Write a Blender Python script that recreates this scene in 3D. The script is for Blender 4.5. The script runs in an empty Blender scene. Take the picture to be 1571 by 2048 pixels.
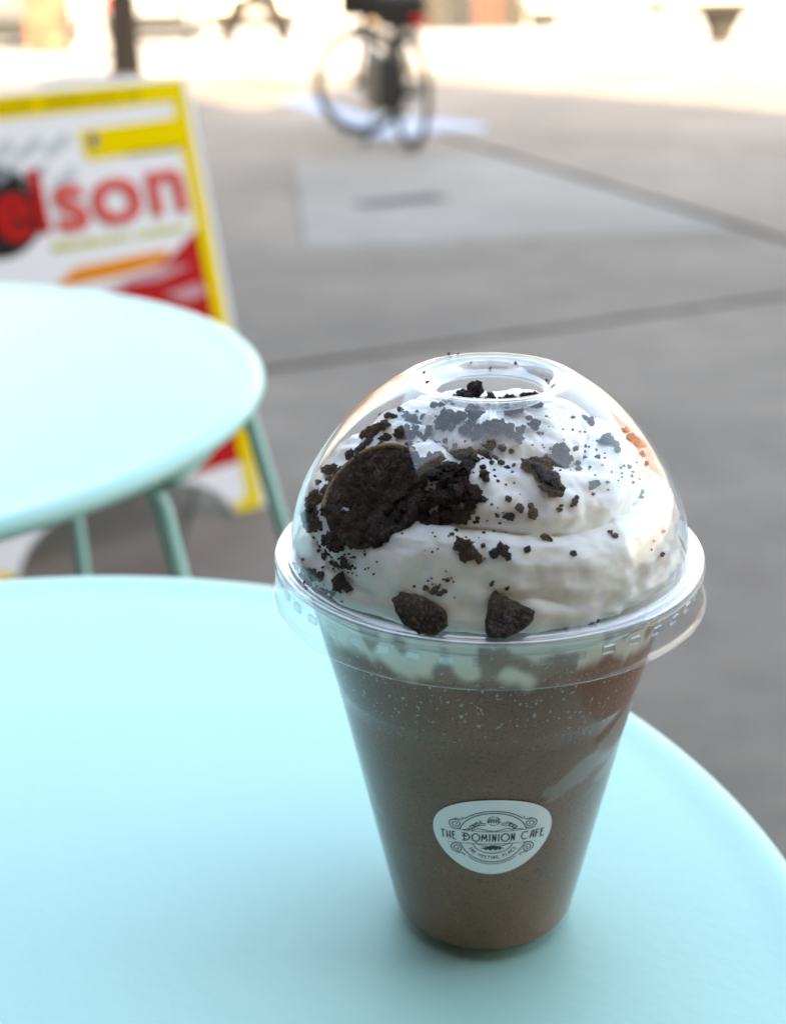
import bpy, bmesh, math, random
from mathutils import Vector, Matrix, noise
R = math.radians
PI = math.pi
random.seed(7)
sc = bpy.context.scene
col = sc.collection

# ------------------------------------------------------------------ camera, light, exposure
CAM_H = 0.9884
cam_d = bpy.data.cameras.new('camera')
cam = bpy.data.objects.new('camera', cam_d)
col.objects.link(cam)
cam_d.sensor_fit = 'VERTICAL'
cam_d.sensor_height = 36.0
cam_d.lens = 50.0
cam_d.clip_start = 0.02
cam_d.clip_end = 3000
PITCH = math.atan(1174 / 2844)
cam.matrix_world = (Matrix.Translation((0, 0, CAM_H)) @ Matrix.Rotation(PI / 2 - PITCH, 4, 'X')
                    @ Matrix.Rotation(R(-0.8), 4, 'Z'))
cam_d.dof.use_dof = True
cam_d.dof.focus_distance = 0.322
cam_d.dof.aperture_fstop = 11.5
cam_d.dof.aperture_blades = 0
sc.camera = cam

SUN_EL = R(36)
SUN_FROM = Vector((0.175, -0.985, 0)).normalized()       # where the sun stands, seen from the table
w = bpy.data.worlds.new('World')
sc.world = w
w.use_nodes = True
nt = w.node_tree
bg = nt.nodes['Background']
sky = nt.nodes.new('ShaderNodeTexSky')
sky.sky_type = 'NISHITA'
sky.sun_disc = False
sky.sun_elevation = SUN_EL
sky.sun_rotation = math.atan2(SUN_FROM.x, SUN_FROM.y)
sky.dust_density = 2.0
sky.ozone_density = 1.0
nt.links.new(sky.outputs[0], bg.inputs[0])
bg.inputs[1].default_value = 0.15
sun_d = bpy.data.lights.new('sun', 'SUN')
sun_d.energy = 2.5
sun_d.angle = R(0.53)
sun_d.color = (1.0, 0.91, 0.76)
sun = bpy.data.objects.new('sun', sun_d)
col.objects.link(sun)
sdir = Vector((SUN_FROM.x * math.cos(SUN_EL), SUN_FROM.y * math.cos(SUN_EL), math.sin(SUN_EL)))
sun.rotation_euler = sdir.to_track_quat('Z', 'Y').to_euler()
sc.view_settings.view_transform = 'Standard'
sc.view_settings.look = 'None'
sc.view_settings.gamma = 1.0
sc.view_settings.use_curve_mapping = False
sc.view_settings.exposure = 3.25
sc.view_settings.use_white_balance = True
sc.view_settings.white_balance_temperature = 9200
sc.view_settings.white_balance_tint = 10
sc.cycles.max_bounces = 12
sc.cycles.transparent_max_bounces = 24
sc.cycles.caustics_reflective = False
sc.cycles.caustics_refractive = False
sc.cycles.sample_clamp_indirect = 6.0

SLOPE = math.tan(R(2.0))                                 # the pavement falls gently away from the cafe


def gz(y):
    return -SLOPE * (min(max(y, -20), 75) - 0.3)


# ------------------------------------------------------------------ materials
def mat(name, base, rough=0.6, metal=0.0, var=0.0, scale=20.0, bump=0.0, bump_scale=80.0, spec=0.5, coat=0.0,
        base2=None, detail=4.0):
    m = bpy.data.materials.new(name)
    m.use_nodes = True
    n = m.node_tree.nodes
    l = m.node_tree.links
    b = n['Principled BSDF']
    b.inputs['Base Color'].default_value = (*base, 1)
    b.inputs['Roughness'].default_value = rough
    b.inputs['Metallic'].default_value = metal
    b.inputs['Specular IOR Level'].default_value = spec
    b.inputs['Coat Weight'].default_value = coat
    b.inputs['Coat Roughness'].default_value = 0.05
    if var or base2 or bump:
        tc = n.new('ShaderNodeTexCoord')
        if var or base2:
            t = n.new('ShaderNodeTexNoise')
            t.inputs['Scale'].default_value = scale
            t.inputs['Detail'].default_value = detail
            l.new(tc.outputs['Object'], t.inputs['Vector'])
            r = n.new('ShaderNodeValToRGB')
            b2 = base2 or tuple(c * (1 - var) for c in base)
            r.color_ramp.elements[0].position = 0.35
            r.color_ramp.elements[1].position = 0.65
            r.color_ramp.elements[0].color = (*b2, 1)
            r.color_ramp.elements[1].color = (*[min(1, c * (1 + var * .5)) for c in base], 1)
            l.new(t.outputs['Fac'], r.inputs['Fac'])
            l.new(r.outputs['Color'], b.inputs['Base Color'])
        if bump:
            t2 = n.new('ShaderNodeTexNoise')
            t2.inputs['Scale'].default_value = bump_scale
            t2.inputs['Detail'].default_value = 5
            l.new(tc.outputs['Object'], t2.inputs['Vector'])
            bp = n.new('ShaderNodeBump')
            bp.inputs['Strength'].default_value = bump
            bp.inputs['Distance'].default_value = 0.002
            l.new(t2.outputs['Fac'], bp.inputs['Height'])
            l.new(bp.outputs['Normal'], b.inputs['Normal'])
    return m


def clear_plastic(name, tint=(0.97, 0.985, 0.99), f0=0.045, rough=0.03, haze=0.0, bump=0.0):
    """thin clear plastic sheet: straight-through light plus a Fresnel reflection"""
    m = bpy.data.materials.new(name)
    m.use_nodes = True
    n = m.node_tree.nodes
    l = m.node_tree.links
    n.remove(n['Principled BSDF'])
    out = n['Material Output']
    tr = n.new('ShaderNodeBsdfTransparent')
    tr.inputs[0].default_value = (*tint, 1)
    gl = n.new('ShaderNodeBsdfGlossy')
    gl.inputs['Roughness'].default_value = rough
    gl.inputs['Color'].default_value = (1, 1, 1, 1)
    lw = n.new('ShaderNodeLayerWeight')
    lw.inputs['Blend'].default_value = 0.5
    pw = n.new('ShaderNodeMath'); pw.operation = 'POWER'; pw.inputs[1].default_value = 4.2
    l.new(lw.outputs['Facing'], pw.inputs[0])
    ma = n.new('ShaderNodeMath'); ma.operation = 'MULTIPLY_ADD'
    ma.inputs[1].default_value = 0.75
    ma.inputs[2].default_value = f0
    ma.use_clamp = True
    l.new(pw.outputs[0], ma.inputs[0])
    tc = n.new('ShaderNodeTexCoord')
    if bump:
        t2 = n.new('ShaderNodeTexNoise')
        t2.inputs['Scale'].default_value = 55
        t2.inputs['Detail'].default_value = 2
        l.new(tc.outputs['Object'], t2.inputs['Vector'])
        bp = n.new('ShaderNodeBump')
        bp.inputs['Strength'].default_value = bump
        bp.inputs['Distance'].default_value = 0.001
        l.new(t2.outputs['Fac'], bp.inputs['Height'])
        l.new(bp.outputs['Normal'], gl.inputs['Normal'])
    base = tr
    if haze:
        df = n.new('ShaderNodeBsdfDiffuse')
        df.inputs[0].default_value = (0.75, 0.8, 0.82, 1)
        t = n.new('ShaderNodeTexNoise')
        t.inputs['Scale'].default_value = 160
        t.inputs['Detail'].default_value = 6
        l.new(tc.outputs['Object'], t.inputs['Vector'])
        mr = n.new('ShaderNodeMapRange')
        mr.inputs['From Min'].default_value = 0.45
        mr.inputs['From Max'].default_value = 0.75
        mr.inputs['To Min'].default_value = haze * 0.5
        mr.inputs['To Max'].default_value = haze * 1.6
        l.new(t.outputs['Fac'], mr.inputs['Value'])
        mx0 = n.new('ShaderNodeMixShader')
        l.new(mr.outputs[0], mx0.inputs[0])
        l.new(tr.outputs[0], mx0.inputs[1])
        l.new(df.outputs[0], mx0.inputs[2])
        base = mx0
    mx = n.new('ShaderNodeMixShader')
    l.new(ma.outputs[0], mx.inputs[0])
    l.new(base.outputs[0], mx.inputs[1])
    l.new(gl.outputs[0], mx.inputs[2])
    l.new(mx.outputs[0], out.inputs['Surface'])
    return m


M = {}


def concrete(name, base, stain):
    m = mat(name, base, 0.85, bump=0.5, bump_scale=60)
    n = m.node_tree.nodes; l = m.node_tree.links
    b = n['Principled BSDF']
    tc = n.new('ShaderNodeTexCoord')
    oi = n.new('ShaderNodeObjectInfo')
    last = None
    for sc_, lo, hi, amt in ((0.9, 0.40, 0.62, 0.75), (5.0, 0.42, 0.66, 0.55), (26.0, 0.56, 0.74, 0.45), (150.0, 0.35, 0.7, 0.35)):
        t = n.new('ShaderNodeTexNoise'); t.inputs['Scale'].default_value = sc_; t.inputs['Detail'].default_value = 6; t.inputs['Roughness'].default_value = 0.65
        l.new(tc.outputs['Object'], t.inputs['Vector'])
        mr = n.new('ShaderNodeMapRange')
        mr.inputs['From Min'].default_value = lo; mr.inputs['From Max'].default_value = hi
        mr.inputs['To Min'].default_value = 0.0; mr.inputs['To Max'].default_value = amt
        l.new(t.outputs['Fac'], mr.inputs['Value'])
        mx = n.new('ShaderNodeMix'); mx.data_type = 'RGBA'
        l.new(mr.outputs[0], mx.inputs[0])
        if last is None: mx.inputs[6].default_value = (*base, 1)
        else: l.new(last, mx.inputs[6])
        mx.inputs[7].default_value = (*stain, 1)
        last = mx.outputs[2]
    hs = n.new('ShaderNodeHueSaturation')
    mr = n.new('ShaderNodeMapRange'); mr.inputs['To Min'].default_value = 0.90; mr.inputs['To Max'].default_value = 1.10
    l.new(oi.outputs['Random'], mr.inputs['Value']); l.new(mr.outputs[0], hs.inputs['Value'])
    l.new(last, hs.inputs['Color'])
    l.new(hs.outputs[0], b.inputs['Base Color'])
    return m


M['concrete'] = concrete('concrete', (0.200, 0.168, 0.138), (0.112, 0.092, 0.074))
M['concrete_new'] = concrete('pale_concrete', (0.232, 0.222, 0.202), (0.165, 0.152, 0.136))
M['concrete_shade'] = concrete('shaded_concrete', (0.150, 0.122, 0.096), (0.085, 0.068, 0.052))  # darker base colour holds the shade under the far table
M['joint'] = mat('joint_dirt', (0.045, 0.040, 0.034), 0.95, var=0.3, scale=8)
M['road'] = mat('street_ground', (0.34, 0.32, 0.30), 0.9, var=0.12, scale=0.8)
M['mint'] = mat('mint_paint', (0.395, 0.735, 0.685), 0.40, var=0.03, scale=6, bump=0.05, bump_scale=240, spec=0.35)
M['brick'] = mat('brick_paint', (0.36, 0.15, 0.09), 0.85, var=0.2, scale=3)
M['blocker_brick'] = mat('blocker_dark_brick', (0.07, 0.04, 0.03), 0.9, var=0.3, scale=4)
M['tan_wall'] = mat('tan_render', (0.44, 0.37, 0.28), 0.85, var=0.12, scale=2)
M['grey_wall'] = mat('warm_render', (0.32, 0.26, 0.20), 0.85, var=0.12, scale=2)
M['cream_wall'] = mat('cream_paint', (0.66, 0.60, 0.47), 0.8, var=0.06, scale=2)
M['glass'] = mat('window_glass', (0.03, 0.035, 0.04), 0.05)
M['white_frame'] = mat('white_frame_paint', (0.72, 0.72, 0.70), 0.5)
M['bark'] = mat('bark', (0.012, 0.008, 0.005), 0.95, var=0.4, scale=14, bump=0.8, bump_scale=20)
M['leaf'] = mat('leaf', (0.06, 0.10, 0.03), 0.7, var=0.35, scale=3)
M['rubber'] = mat('rubber', (0.012, 0.012, 0.012), 0.7)
M['black_metal'] = mat('black_metal', (0.012, 0.012, 0.013), 0.35)
M['steel'] = mat('steel', (0.45, 0.45, 0.45), 0.3, metal=1.0)
M['saddle'] = mat('saddle_leather', (0.010, 0.010, 0.010), 0.5)
M['red_lens'] = mat('red_lens', (0.45, 0.01, 0.01), 0.2)
M['water'] = mat('puddle_water', (0.03, 0.035, 0.04), 0.02, spec=1.0)
M['wood'] = mat('weathered_wood', (0.25, 0.19, 0.13), 0.8, var=0.25, scale=9)
M['dark_wood'] = mat('dark_wood', (0.012, 0.009, 0.006), 0.75, var=0.3, scale=9)
M['stone'] = mat('pale_stone', (0.5, 0.46, 0.38), 0.8, var=0.12, scale=5)
M['drain'] = mat('drain_iron', (0.05, 0.047, 0.044), 0.7, var=0.25, scale=30)


# ------------------------------------------------------------------ mesh helpers
def tag(o, label=None, cat=None, group=None, kind=None):
    if label: o['label'] = label
    if cat: o['category'] = cat
    if group: o['group'] = group
    if kind: o['kind'] = kind
    return o


def mesh(name, verts, faces, m=None, parent=None, smooth=False, loc=None):
    me = bpy.data.meshes.new(name)
    me.from_pydata([tuple(v) for v in verts], [], faces)
    me.update()
    if smooth:
        me.polygons.foreach_set('use_smooth', [True] * len(me.polygons))
    if m: me.materials.append(m)
    o = bpy.data.objects.new(name, me)
    col.objects.link(o)
    if parent: o.parent = parent
    if loc: o.location = loc
    return o


def empty(name, loc=(0, 0, 0), rz=0.0):
    o = bpy.data.objects.new(name, None)
    o.empty_display_size = 0.05
    col.objects.link(o)
    o.location = loc
    o.rotation_euler = (0, 0, rz)
    return o


class MB:
    """collects simple shapes of ONE piece"""
    def __init__(s):
        s.v = []; s.f = []

    def add(s, v, f):
        k = len(s.v)
        s.v += [Vector(p) for p in v]
        s.f += [tuple(i + k for i in q) for q in f]
        return s

    def box(s, x0, y0, z0, x1, y1, z1, mtx=None, ch=0.0):
        if ch:
            v = []
            c = ch
            for z, d in ((z0, c), (z0 + c, 0), (z1 - c, 0), (z1, c)):
                v += [(x0 + d, y0 + d, z), (x1 - d, y0 + d, z), (x1 - d, y1 - d, z), (x0 + d, y1 - d, z)]
            f = [(3, 2, 1, 0), (12, 13, 14, 15)]
            for k in range(3):
                for i in range(4):
                    j = (i + 1) % 4
                    f.append((k * 4 + i, k * 4 + j, k * 4 + 4 + j, k * 4 + 4 + i))
        else:
            v = [(x0, y0, z0), (x1, y0, z0), (x1, y1, z0), (x0, y1, z0), (x0, y0, z1), (x1, y0, z1), (x1, y1, z1), (x0, y1, z1)]
            f = [(3, 2, 1, 0), (4, 5, 6, 7), (0, 1, 5, 4), (1, 2, 6, 5), (2, 3, 7, 6), (3, 0, 4, 7)]
        if mtx: v = [mtx @ Vector(p) for p in v]
        return s.add(v, f)

    def tube(s, pts, r, n=10, closed=False, caps=True):
        pts = [Vector(p) for p in pts]
        N = len(pts)
        rs = r if isinstance(r, (list, tuple)) else [r] * N
        k0 = len(s.v)
        prev = None
        for i, p in enumerate(pts):
            if closed:
                t = pts[(i + 1) % N] - pts[i - 1]
            else:
                t = pts[min(i + 1, N - 1)] - pts[max(i - 1, 0)]
            t.normalize()
            if prev is None:
                a = Vector((0, 0, 1)) if abs(t.z) < .9 else Vector((1, 0, 0))
                u = t.cross(a).normalized()
            else:
                u = (prev - t * prev.dot(t)).normalized()
            prev = u
            q = t.cross(u)
            for j in range(n):
                a = 2 * PI * j / n
                s.v.append(p + (u * math.cos(a) + q * math.sin(a)) * rs[i])
        M_ = N if closed else N - 1
        for i in range(M_):
            for j in range(n):
                a = k0 + i * n + j
                b = k0 + i * n + (j + 1) % n
                c = k0 + ((i + 1) % N) * n + (j + 1) % n
                d = k0 + ((i + 1) % N) * n + j
                s.f.append((a, b, c, d))
        if not closed and caps:
            s.f.append(tuple(k0 + j for j in range(n))[::-1])
            s.f.append(tuple(k0 + (N - 1) * n + j for j in range(n)))
        return s

    def lathe(s, prof, n=64, mtx=None, loop=False):
        k0 = len(s.v)
        N = len(prof)
        for (r, z) in prof:
            for j in range(n):
                a = 2 * PI * j / n
                p = Vector((r * math.cos(a), r * math.sin(a), z))
                s.v.append(mtx @ p if mtx else p)
        for i in range(N if loop else N - 1):
            for j in range(n):
                i2 = (i + 1) % N
                s.f.append((k0 + i * n + j, k0 + i * n + (j + 1) % n, k0 + i2 * n + (j + 1) % n, k0 + i2 * n + j))
        return s

    def prism(s, poly, z0, z1, mtx=None):
        n = len(poly)
        v = [(x, y, z0) for x, y in poly] + [(x, y, z1) for x, y in poly]
        f = [tuple(range(n))[::-1], tuple(range(n, 2 * n))]
        for i in range(n):
            j = (i + 1) % n
            f.append((i, j, n + j, n + i))
        if mtx: v = [mtx @ Vector(p) for p in v]
        return s.add(v, f)

    def build(s, name, m=None, parent=None, smooth=False, loc=None, fix=False):
        o = mesh(name, s.v, s.f, m, parent, smooth, loc)
        if fix:
            bm = bmesh.new()
            bm.from_mesh(o.data)
            bmesh.ops.recalc_face_normals(bm, faces=bm.faces)
            bm.to_mesh(o.data)
            bm.free()
        return o


def copy_tree(o, parent=None):
    c = o.copy()
    col.objects.link(c)
    if parent: c.parent = parent
    for ch in list(o.children):
        copy_tree(ch, c)
    return c


def smooth_by_angle(o, ang=35):
    me = o.data
    me.polygons.foreach_set('use_smooth', [True] * len(me.polygons))
    bm = bmesh.new()
    bm.from_mesh(me)
    bmesh.ops.recalc_face_normals(bm, faces=bm.faces)
    for e in bm.edges:
        if len(e.link_faces) == 2 and e.calc_face_angle(0) > R(ang):
            e.smooth = False
    bm.to_mesh(me)
    bm.free()
    return o


def text_geo(body, size):
    """flat filled outline of a word as vertices and faces, centred"""
    cu = bpy.data.curves.new('lettering', 'FONT')
    cu.body = body
    cu.size = size
    cu.align_x = 'LEFT'
    o = bpy.data.objects.new('lettering', cu)
    col.objects.link(o)
    dg = bpy.context.evaluated_depsgraph_get()
    dg.update()
    me = bpy.data.meshes.new_from_object(o.evaluated_get(dg))
    v = [Vector(p.co) for p in me.vertices]
    f = [tuple(p.vertices) for p in me.polygons]
    bpy.data.objects.remove(o)
    bpy.data.meshes.remove(me)
    return v, f


# ------------------------------------------------------------------ setting: ground
def strip(name, x0, x1, ys, dz, m, kind='structure'):
    v = []; f = []
    for y in ys:
        v += [(x0, y, gz(y) + dz), (x1, y, gz(y) + dz)]
    for i in range(len(ys) - 1):
        f.append((2 * i, 2 * i + 1, 2 * i + 3, 2 * i + 2))
    return tag(mesh(name, v, f, m), kind=kind)


street = strip('street', -1500, 1500, [-1500, -20, 75, 1500], -0.06, M['road'])

pave = empty('pavement', (0, 0, 0))
tag(pave, kind='structure')
bed = MB()
YS = (-1.55, 17.5)
v = []
for y in YS:
    v += [(-9, y, gz(y) - 0.012), (9, y, gz(y) - 0.012), (9, y, gz(y) - 0.2), (-9, y, gz(y) - 0.2)]
bed.add(v, [(0, 1, 5, 4), (3, 2, 1, 0), (4, 5, 6, 7), (1, 2, 6, 5), (3, 0, 4, 7)])
bed.build('joint_bed', M['joint'], pave, fix=True)


def clip(poly, a, b, c):
    """keep a*x+b*y<=c"""
    out = []
    for i in range(len(poly)):
        p = poly[i]; q = poly[(i + 1) % len(poly)]
        dp = a * p[0] + b * p[1] - c
        dq = a * q[0] + b * q[1] - c
        if dp <= 0: out.append(p)
        if dp * dq < 0:
            t = dp / (dp - dq)
            out.append((p[0] + (q[0] - p[0]) * t, p[1] + (q[1] - p[1]) * t))
    return out


def cut(polys, p, q, wid):
    a = q[1] - p[1]; b = p[0] - q[0]
    n = math.hypot(a, b); a /= n; b /= n
    c = a * p[0] + b * p[1]
    res = []
    for P in polys:
        for s in (1, -1):
            r = clip(P, a * s, b * s, c * s - wid / 2)
            if len(r) > 2: res.append(r)
    return res


def halves(polys, p, q):
    a = q[1] - p[1]; b = p[0] - q[0]
    c = a * p[0] + b * p[1]
    L_, R_ = [], []
    for P in polys:
        cx = sum(t[0] for t in P) / len(P); cy = sum(t[1] for t in P) / len(P)
        (R_ if a * cx + b * cy < c else L_).append(P)
    return L_, R_


polys = [[(-8.9, -1.5), (8.9, -1.5), (8.9, 17.4), (-8.9, 17.4)]]
# the long dark joint running away from the cafe, and the cross joints
A, B = (0.30, 10.1), (1.57, 5.61)
polys = cut(polys, A, B, 0.075)
left, right = halves(polys, A, B)
J1 = ((-0.34, 3.70), (1.30, 4.57))
left = cut(left, *J1, 0.045)
right = cut(right, (0.71, 10.14), (2.39, 8.73), 0.03)
right = cut(right, (2.6, 4.4), (4.6, 5.6), 0.03)
left = cut(left, (-0.7, 5.50), (1.4, 5.88), 0.014)
left = cut(left, (-0.48, 8.6), (1.2, 9.3), 0.014)
def cut_some(polys, p, q, wid, y0, y1):
    a_, b_ = [], []
    for P in polys:
        cy = sum(t[1] for t in P) / len(P)
        (a_ if y0 < cy < y1 else b_).append(P)
    return cut(a_, p, q, wid) + b_


left = cut_some(left, (-0.33, 5.54), (-0.60, 9.0), 0.007, 5.0, 8.6)
left = cut_some(left, (-0.34, 1.0), (-0.44, 3.6), 0.008, -2, 3.2)  # bounds the slab whose colour carries the table's shade
left = cut(left, (-2.0, 12.0), (0.0, 12.6), 0.014)
for P in left + right:
    cx = sum(t[0] for t in P) / len(P); cy = sum(t[1] for t in P) / len(P)
    n = len(P)
    new = (-0.55 < cx < 1.3 and 5.6 < cy < 9.0)
    v = [(x, y, gz(y)) for x, y in P] + [(x, y, gz(y) - 0.03) for x, y in P]
    f = [tuple(range(n)), tuple(range(2 * n - 1, n - 1, -1))] + [(i, n + i, n + (i + 1) % n, (i + 1) % n) for i in range(n)]
    o = mesh('concrete_slab', v, f, M['concrete_new'] if new else (M['concrete_shade'] if max(t[0] for t in P) < -0.1 and cy < 3.4 else M['concrete']), pave)
    if new: o['label'] = 'newer paler concrete slab'

# flat bluish patch on the ground behind the bicycle
PATCH = [(-0.98, 13.1), (-0.80, 13.55), (-0.60, 13.5), (-0.45, 12.6), (-0.2, 11.6), (0.15, 11.2), (0.42, 11.0), (0.62, 10.75),
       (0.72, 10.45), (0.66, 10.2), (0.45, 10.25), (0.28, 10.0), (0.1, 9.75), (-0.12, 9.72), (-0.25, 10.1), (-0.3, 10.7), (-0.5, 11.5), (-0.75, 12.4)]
M['bluish_ground'] = mat('bluish_patch_colour', (0.19, 0.25, 0.37), 0.6, var=0.25, scale=5)
tag(mesh('bluish_patch', [(x, y, gz(y) + 0.004) for x, y in PATCH], [tuple(range(len(PATCH)))[::-1]], M['bluish_ground']), kind='structure')

# drain cover in the pale slab
dr = empty('drain_cover', (0.055, 6.80, gz(6.80)))
tag(dr, 'narrow dark iron drain cover set in the pale concrete slab', 'drain cover')
ang = math.atan2(0.24, 0.39)
mt = Matrix.Rotation(ang, 4, 'Z')
MB().box(-0.23, -0.075, 0.0, 0.23, 0.075, 0.006, mt, ch=0.002).build('plate', M['drain'], dr)
for k in range(7):
    x = -0.19 + k * 0.063
    MB().box(x - 0.012, -0.05, 0.006, x + 0.012, 0.05, 0.010, mt).build('rib', M['drain'], dr)

# ------------------------------------------------------------------ cafe building behind the camera (casts the shade)
TE = math.tan(SUN_EL)


def hL(L):
    return L * TE


FY = -1.6
cafe = empty('cafe_building', (0, FY, gz(FY)))
tag(cafe, 'cafe building with roofline and added stack shaped for throwing the pavement into shade', 'building')
gzf = gz(FY)
# roofline shaped to the wanted shade edge: (x, shadow length)
par = [(-14, 15.6), (-0.95, 16.1), (-0.3, 16.6), (0.55, 16.2), (0.9, 15.4), (1.2, 14.3), (1.45, 14.2), (2.0, 15.7), (3.35, 17.7), (4.48, 15.5), (5.35, 13.4), (6.6, 11.0), (14, 10.6)]
# ground at the shadow tip lies lower than at the facade; the heights allow for it
prof = [(x, hL(L) + (gz(L + FY) - gzf)) for x, L in par]
poly = [(-14, -0.3)] + [(x, h) for x, h in prof] + [(14, -0.3)]
mt = Matrix(((1, 0, 0, 0), (0, 0, -1, 0), (0, 1, 0, 0), (0, 0, 0, 1)))      # facade plane x,z ; prism depth to -y
MB().prism(poly[::-1], 0.0, 9.0, Matrix(((1, 0, 0, 0), (0, 0, -1, 0), (0, 1, 0, 0), (0, 0, 0, 1)))).build('wall', M['grey_wall'], cafe, fix=True)
MB().box(-0.42, -1.3, 9.0, 0.56, -0.02, hL(21.5) - 0.6).build('shade_chimney', M['brick'], cafe)  # added stack, sized to drop a narrow band of shade on the square
for i, x in enumerate((-6.5, -4.2, -1.9, 0.4, 2.7, 5.0)):
    for z, hh in ((0.9, 1.9), (4.3, 1.7), (7.0, 1.2)):
        if z > 6 and x > 4: continue
        fr = MB().box(x - 0.6, 0.0, z, x + 0.6, 0.05, z + hh).build('window', M['dark_wood'], cafe)
        MB().box(x - 0.53, 0.05, z + 0.07, x + 0.53, 0.056, z + hh - 0.07).build('pane', M['glass'], fr)
# unseen canopy, added to block sky light and darken the dome's reflection
M['blocker_awning'] = mat('blocker_canvas', (0.05, 0.045, 0.04), 0.9, var=0.2, scale=5)
aw = MB().prism([(0.0, 3.1), (1.32, 2.75), (1.32, 2.50), (1.29, 2.50), (1.29, 2.72), (0.0, 3.06)], -4.5, 0.02, Matrix(((0, 0, 1, 0), (1, 0, 0, 0), (0, 1, 0, 0), (0, 0, 0, 1)))).build('blocker_awning', M['blocker_awning'], cafe, fix=True)
for x in (-4.4, -0.05):
    MB().tube([(x, 0.0, 2.2), (x, 1.28, 2.62)], 0.02).build('blocker_arm', M['black_metal'], aw, True)
MB().box(-9.5, 0.0, -0.3, -4.6, 10.5, 6.2).build('blocker_wing', M['blocker_brick'], cafe)  # unseen wing, added to darken the left of the cup and dome
dd = MB().box(7.0, 0.0, 0.0, 8.1, 0.06, 2.3).build('door', M['dark_wood'], cafe)
MB().tube([(7.2, 0.1, 1.0), (7.2, 0.1, 1.3)], 0.015).build('handle', M['steel'], dd)


# ------------------------------------------------------------------ far buildings across the square
def far_building(x0, x1, y, h, wallm, label, rz=0.0, floors=3, cols=5, name='far_building'):
    b = empty(name, ((x0 + x1) / 2, y, gz(y) - 0.1), rz)
    tag(b, label, 'building')
    W = (x1 - x0) / 2
    MB().box(-W, 0, 0, W, 8, h).build('wall', wallm, b)
    MB().box(-W - 0.1, -0.25, h - 0.5, W + 0.1, -0.002, h + 0.1).build('cornice', M['stone'], b)
    fh = h / floors
    for k in range(floors):
        for i in range(cols):
            cx = -W + (i + 0.5) * 2 * W / cols
            ww = W / cols * 0.52
            z0 = k * fh + (0.75 if k else 0.5)
            z1 = k * fh + fh * 0.78
            f = MB().box(cx - ww, -0.06, z0, cx + ww, -0.002, z1).build('window', M['white_frame'], b)
            MB().box(cx - ww + 0.08, -0.07, z0 + 0.08, cx + ww - 0.08, -0.062, z1 - 0.08).build('pane', M['glass'], f)
    return b


far_building(-26, -9.5, 58, 11, M['brick'], 'red brick building across the square, beyond the tree trunk')
far_building(-9.3, 2.2, 62, 9, M['cream_wall'], 'cream painted building across the square, behind the bicycle', floors=2, cols=4)
far_building(2.4, 14, 60, 12, M['tan_wall'], 'tan rendered building across the square, behind the parked dark cars', cols=5)
far_building(18, 34, 26, 12, M['brick'], 'sunlit brick building on the far side of the square, beyond the pale stone tables', rz=R(-52), cols=6)
far_building(-34, -17, 22, 11, M['tan_wall'], 'tan building on the side of the square beyond the sandwich board', rz=R(48), cols=6)


# ------------------------------------------------------------------ round cafe tables
def round_table(c, rad, label, legs, bars, ztop=0.74):
    zb = gz(c[1])
    t = empty('round_table', (c[0], c[1], zb))
    tag(t, label, 'table', group='round mint metal cafe tables')
    Z = ztop - zb
    e = 0.0075
    prof = [(0.0001, Z)]
    prof += [(rad * k / 12.0, Z) for k in range(1, 12)]
    prof += [(rad - 0.020, Z), (rad - 0.014, Z + 0.0002), (rad - 0.010, Z + 0.0006), (rad - 0.0065, Z + 0.0005)]
    for k in range(1, 10):
        a = PI / 2 - PI * k / 9
        prof.append((rad - 0.0065 + 0.0065 * math.cos(a), Z - 0.0052 + 0.0058 * math.sin(a)))
    prof += [(rad - 0.009, Z - 0.0130), (rad - 0.010, Z - 0.004), (0.0001, Z - 0.004)]
    top = MB().lathe(prof, 160).build('tabletop', M['mint'], t, fix=True)
    smooth_by_angle(top, 50)
    for (az, r0, r1) in legs:
        a = R(az)
        d = Vector((math.cos(a), math.sin(a), 0))
        zfoot = gz(c[1] + d.y * r1) - zb
        pts = [d * (r0 - 0.10) + Vector((0, 0, Z - 0.018)), d * (r0 - 0.035) + Vector((0, 0, Z - 0.019))]
        for k in range(1, 7):
            q = k / 6 * PI / 2
            pts.append(d * (r0 - 0.035 + 0.035 * math.sin(q)) + Vector((0, 0, Z - 0.019 - 0.035 * (1 - math.cos(q)))))
        for k in range(1, 9):
            s = k / 8
            pts.append(d * (r0 + (r1 - r0) * s) + Vector((0, 0, (Z - 0.054) * (1 - s) + (zfoot + 0.006) * s)))
        lg = MB().tube(pts, 0.0052, 14).build('leg', M['mint'], t, True)
        MB().tube([d * r1 + Vector((0, 0, zfoot)), d * r1 + Vector((0, 0, zfoot + 0.022))], 0.0085, 14).build('foot', M['rubber'], lg, True)
    for (a0, a1, r0) in bars:
        pts = []
        for k in range(9):
            a = R(a0 + (a1 - a0) * k / 8)
            pts.append((r0 * math.cos(a), r0 * math.sin(a), Z - 0.027))
        MB().tube(pts, 0.0058, 12).build('brace', M['mint'], t, True)
    return t


round_table((-0.1252, 0.2988), 0.2413, 'near round mint metal table that the milkshake cup stands on',
            ((20, 0.165, 0.24), (110, 0.165, 0.24), (200, 0.165, 0.24), (290, 0.165, 0.24)), ((20, 110, 0.13), (200, 290, 0.13)))
round_table((-0.344, 0.805), 0.268, 'empty round mint metal table in front of the yellow sandwich board',
            ((21, 0.267, 0.43), (-22, 0.238, 0.37), (66, 0.235, 0.26), (158, 0.250, 0.40), (197, 0.250, 0.40)), ((-22, 21, 0.240), (158, 197, 0.240)))

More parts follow.
